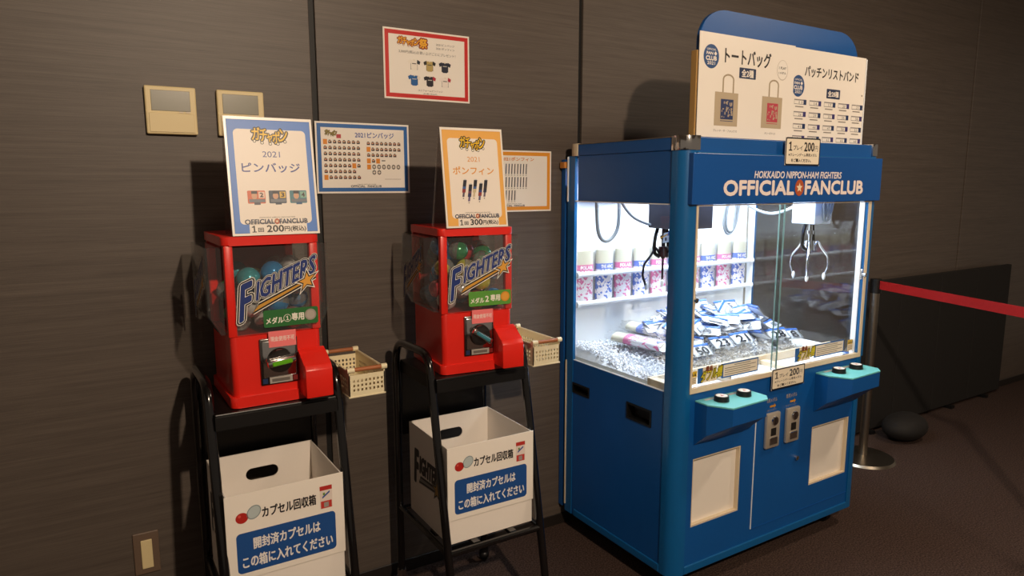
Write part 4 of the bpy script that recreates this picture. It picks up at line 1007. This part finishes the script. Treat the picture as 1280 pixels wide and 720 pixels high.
for r, (y, z, n_) in enumerate(((.275, .040, 7), (.335, .050, 8), (.395, .054, 7), (.455, .050, 7), (.515, .045, 6), (.30, .066, 5), (.38, .078, 5), (.45, .072, 4))):
    for i in range(n_):
        x = (.30+.58*(i+.5)/n_)+rnd.uniform(-.015, .015)
        if r >= 5: x = .36+.44*(i+.5)/n_+rnd.uniform(-.01, .01)
        packet(x, y+rnd.uniform(-.01, .01), hz(x, y)+z*.72+.006*(i % 2), rnd.uniform(-.8, .8), rnd.uniform(.25, .7), rnd.uniform(-.35, .35), None, f'wristband packet without readable number, {ROWN[r]}, {names[i]} from the left', 'unreadable wristband packets in the heap')
# banner hanging by the left claw
o = thing('hanging_banner', 'small blue and white banner hanging beside the left claw', 'banner', MCR @ Vector((.118, .215, 1.285)), CTH-.15)
obj('banner_cloth', prism([(0, 0), (.075, .008), (.082, .048), (.004, .036)], -.001, .001, 'y'), M_pk, o)
P = Print(); P.poly([(.018, .026), (.080, .034), (.083, .058), (.026, .050)], '#2148a8', 1); P.text('NIPPON', .028, .078, .032, .050, '#e8e4f0', 2, .04, fn=lambda u, v: (u, v+(u-.05)*.12))
P.poly([(-.012, .016), (.022, .030), (.022, .035), (-.012, .021)], '#d89a2c', 1)
for i in range(4): P.rect(.008+.018*i, .016+.018*i, .008, .020, '#3a3c50', 2)
P.build('banner_print', (0, -.001, 0), (1, 0, 0), (0, 0, 1), o); obj('banner_string', cyl((.07, 0, .05), (.085, .0, .06), .001, n=6), M_blk, o)

# ------------------------------------------------------------ right of the crane game
SX, SY = 3.546, 2.093
def stanchion(x, y, label, cat='stanchion'):
    t = thing('belt_stanchion', label, cat, (x, y, 0), group='steel belt stanchions')
    obj('base_disc', cyl((0, 0, .0), (0, 0, .012), .165, .155, 48), M_steel, t, True); obj('base_dome', cyl((0, 0, .012), (0, 0, .022), .15, .03, 40), M_steel, t, True)
    obj('pole', cyl((0, 0, .02), (0, 0, .93), .022, n=24), M_steel, t, True); obj('belt_head', cyl((0, 0, .925), (0, 0, 1.0), .029, n=24), M_blkm, t, True)
    return t
st = stanchion(SX, SY, 'brushed steel belt stanchion behind the right side of the crane game')
dx, dy, L = -.317, -.948, 1.2
b = bmesh.new(); nx_, ny_ = -dy, dx
q = [(dx*.03, dy*.03), (dx*(L-.03), dy*(L-.03))]
prism([(q[0][0]-nx_*.0008, q[0][1]-ny_*.0008), (q[1][0]-nx_*.0008, q[1][1]-ny_*.0008), (q[1][0]+nx_*.0008, q[1][1]+ny_*.0008), (q[0][0]+nx_*.0008, q[0][1]+ny_*.0008)], .948, .993, bm=b)
obj('belt', b, M_belt, st)
stanchion(SX+dx*L, SY+dy*L, 'brushed steel belt stanchion at the near end of the red belt')
t = thing('folding_screen', 'low black screen against the wall behind the belt stanchion', 'screen', (3.72, 2.30, 0))
for i in range(4): obj('screen_panel', box(.46*i, .46*i+.455, 0, .03, .02, .935, .004), M_leather, t)
for i in range(4): obj('foot', box(.46*i+.2, .46*i+.24, -.03, .05, 0, .02), M_blkm, t)
b = sphere(.13, 20, 12, sc=(1.2, .85, .62), c=(0, 0, .0785))
o = obj('cloth_bag', b, M_leather, None, True); o.location = (4.02, 2.13, .003); tag(o, 'black rounded bag slumped on the carpet behind the belt stanchion', 'bag')
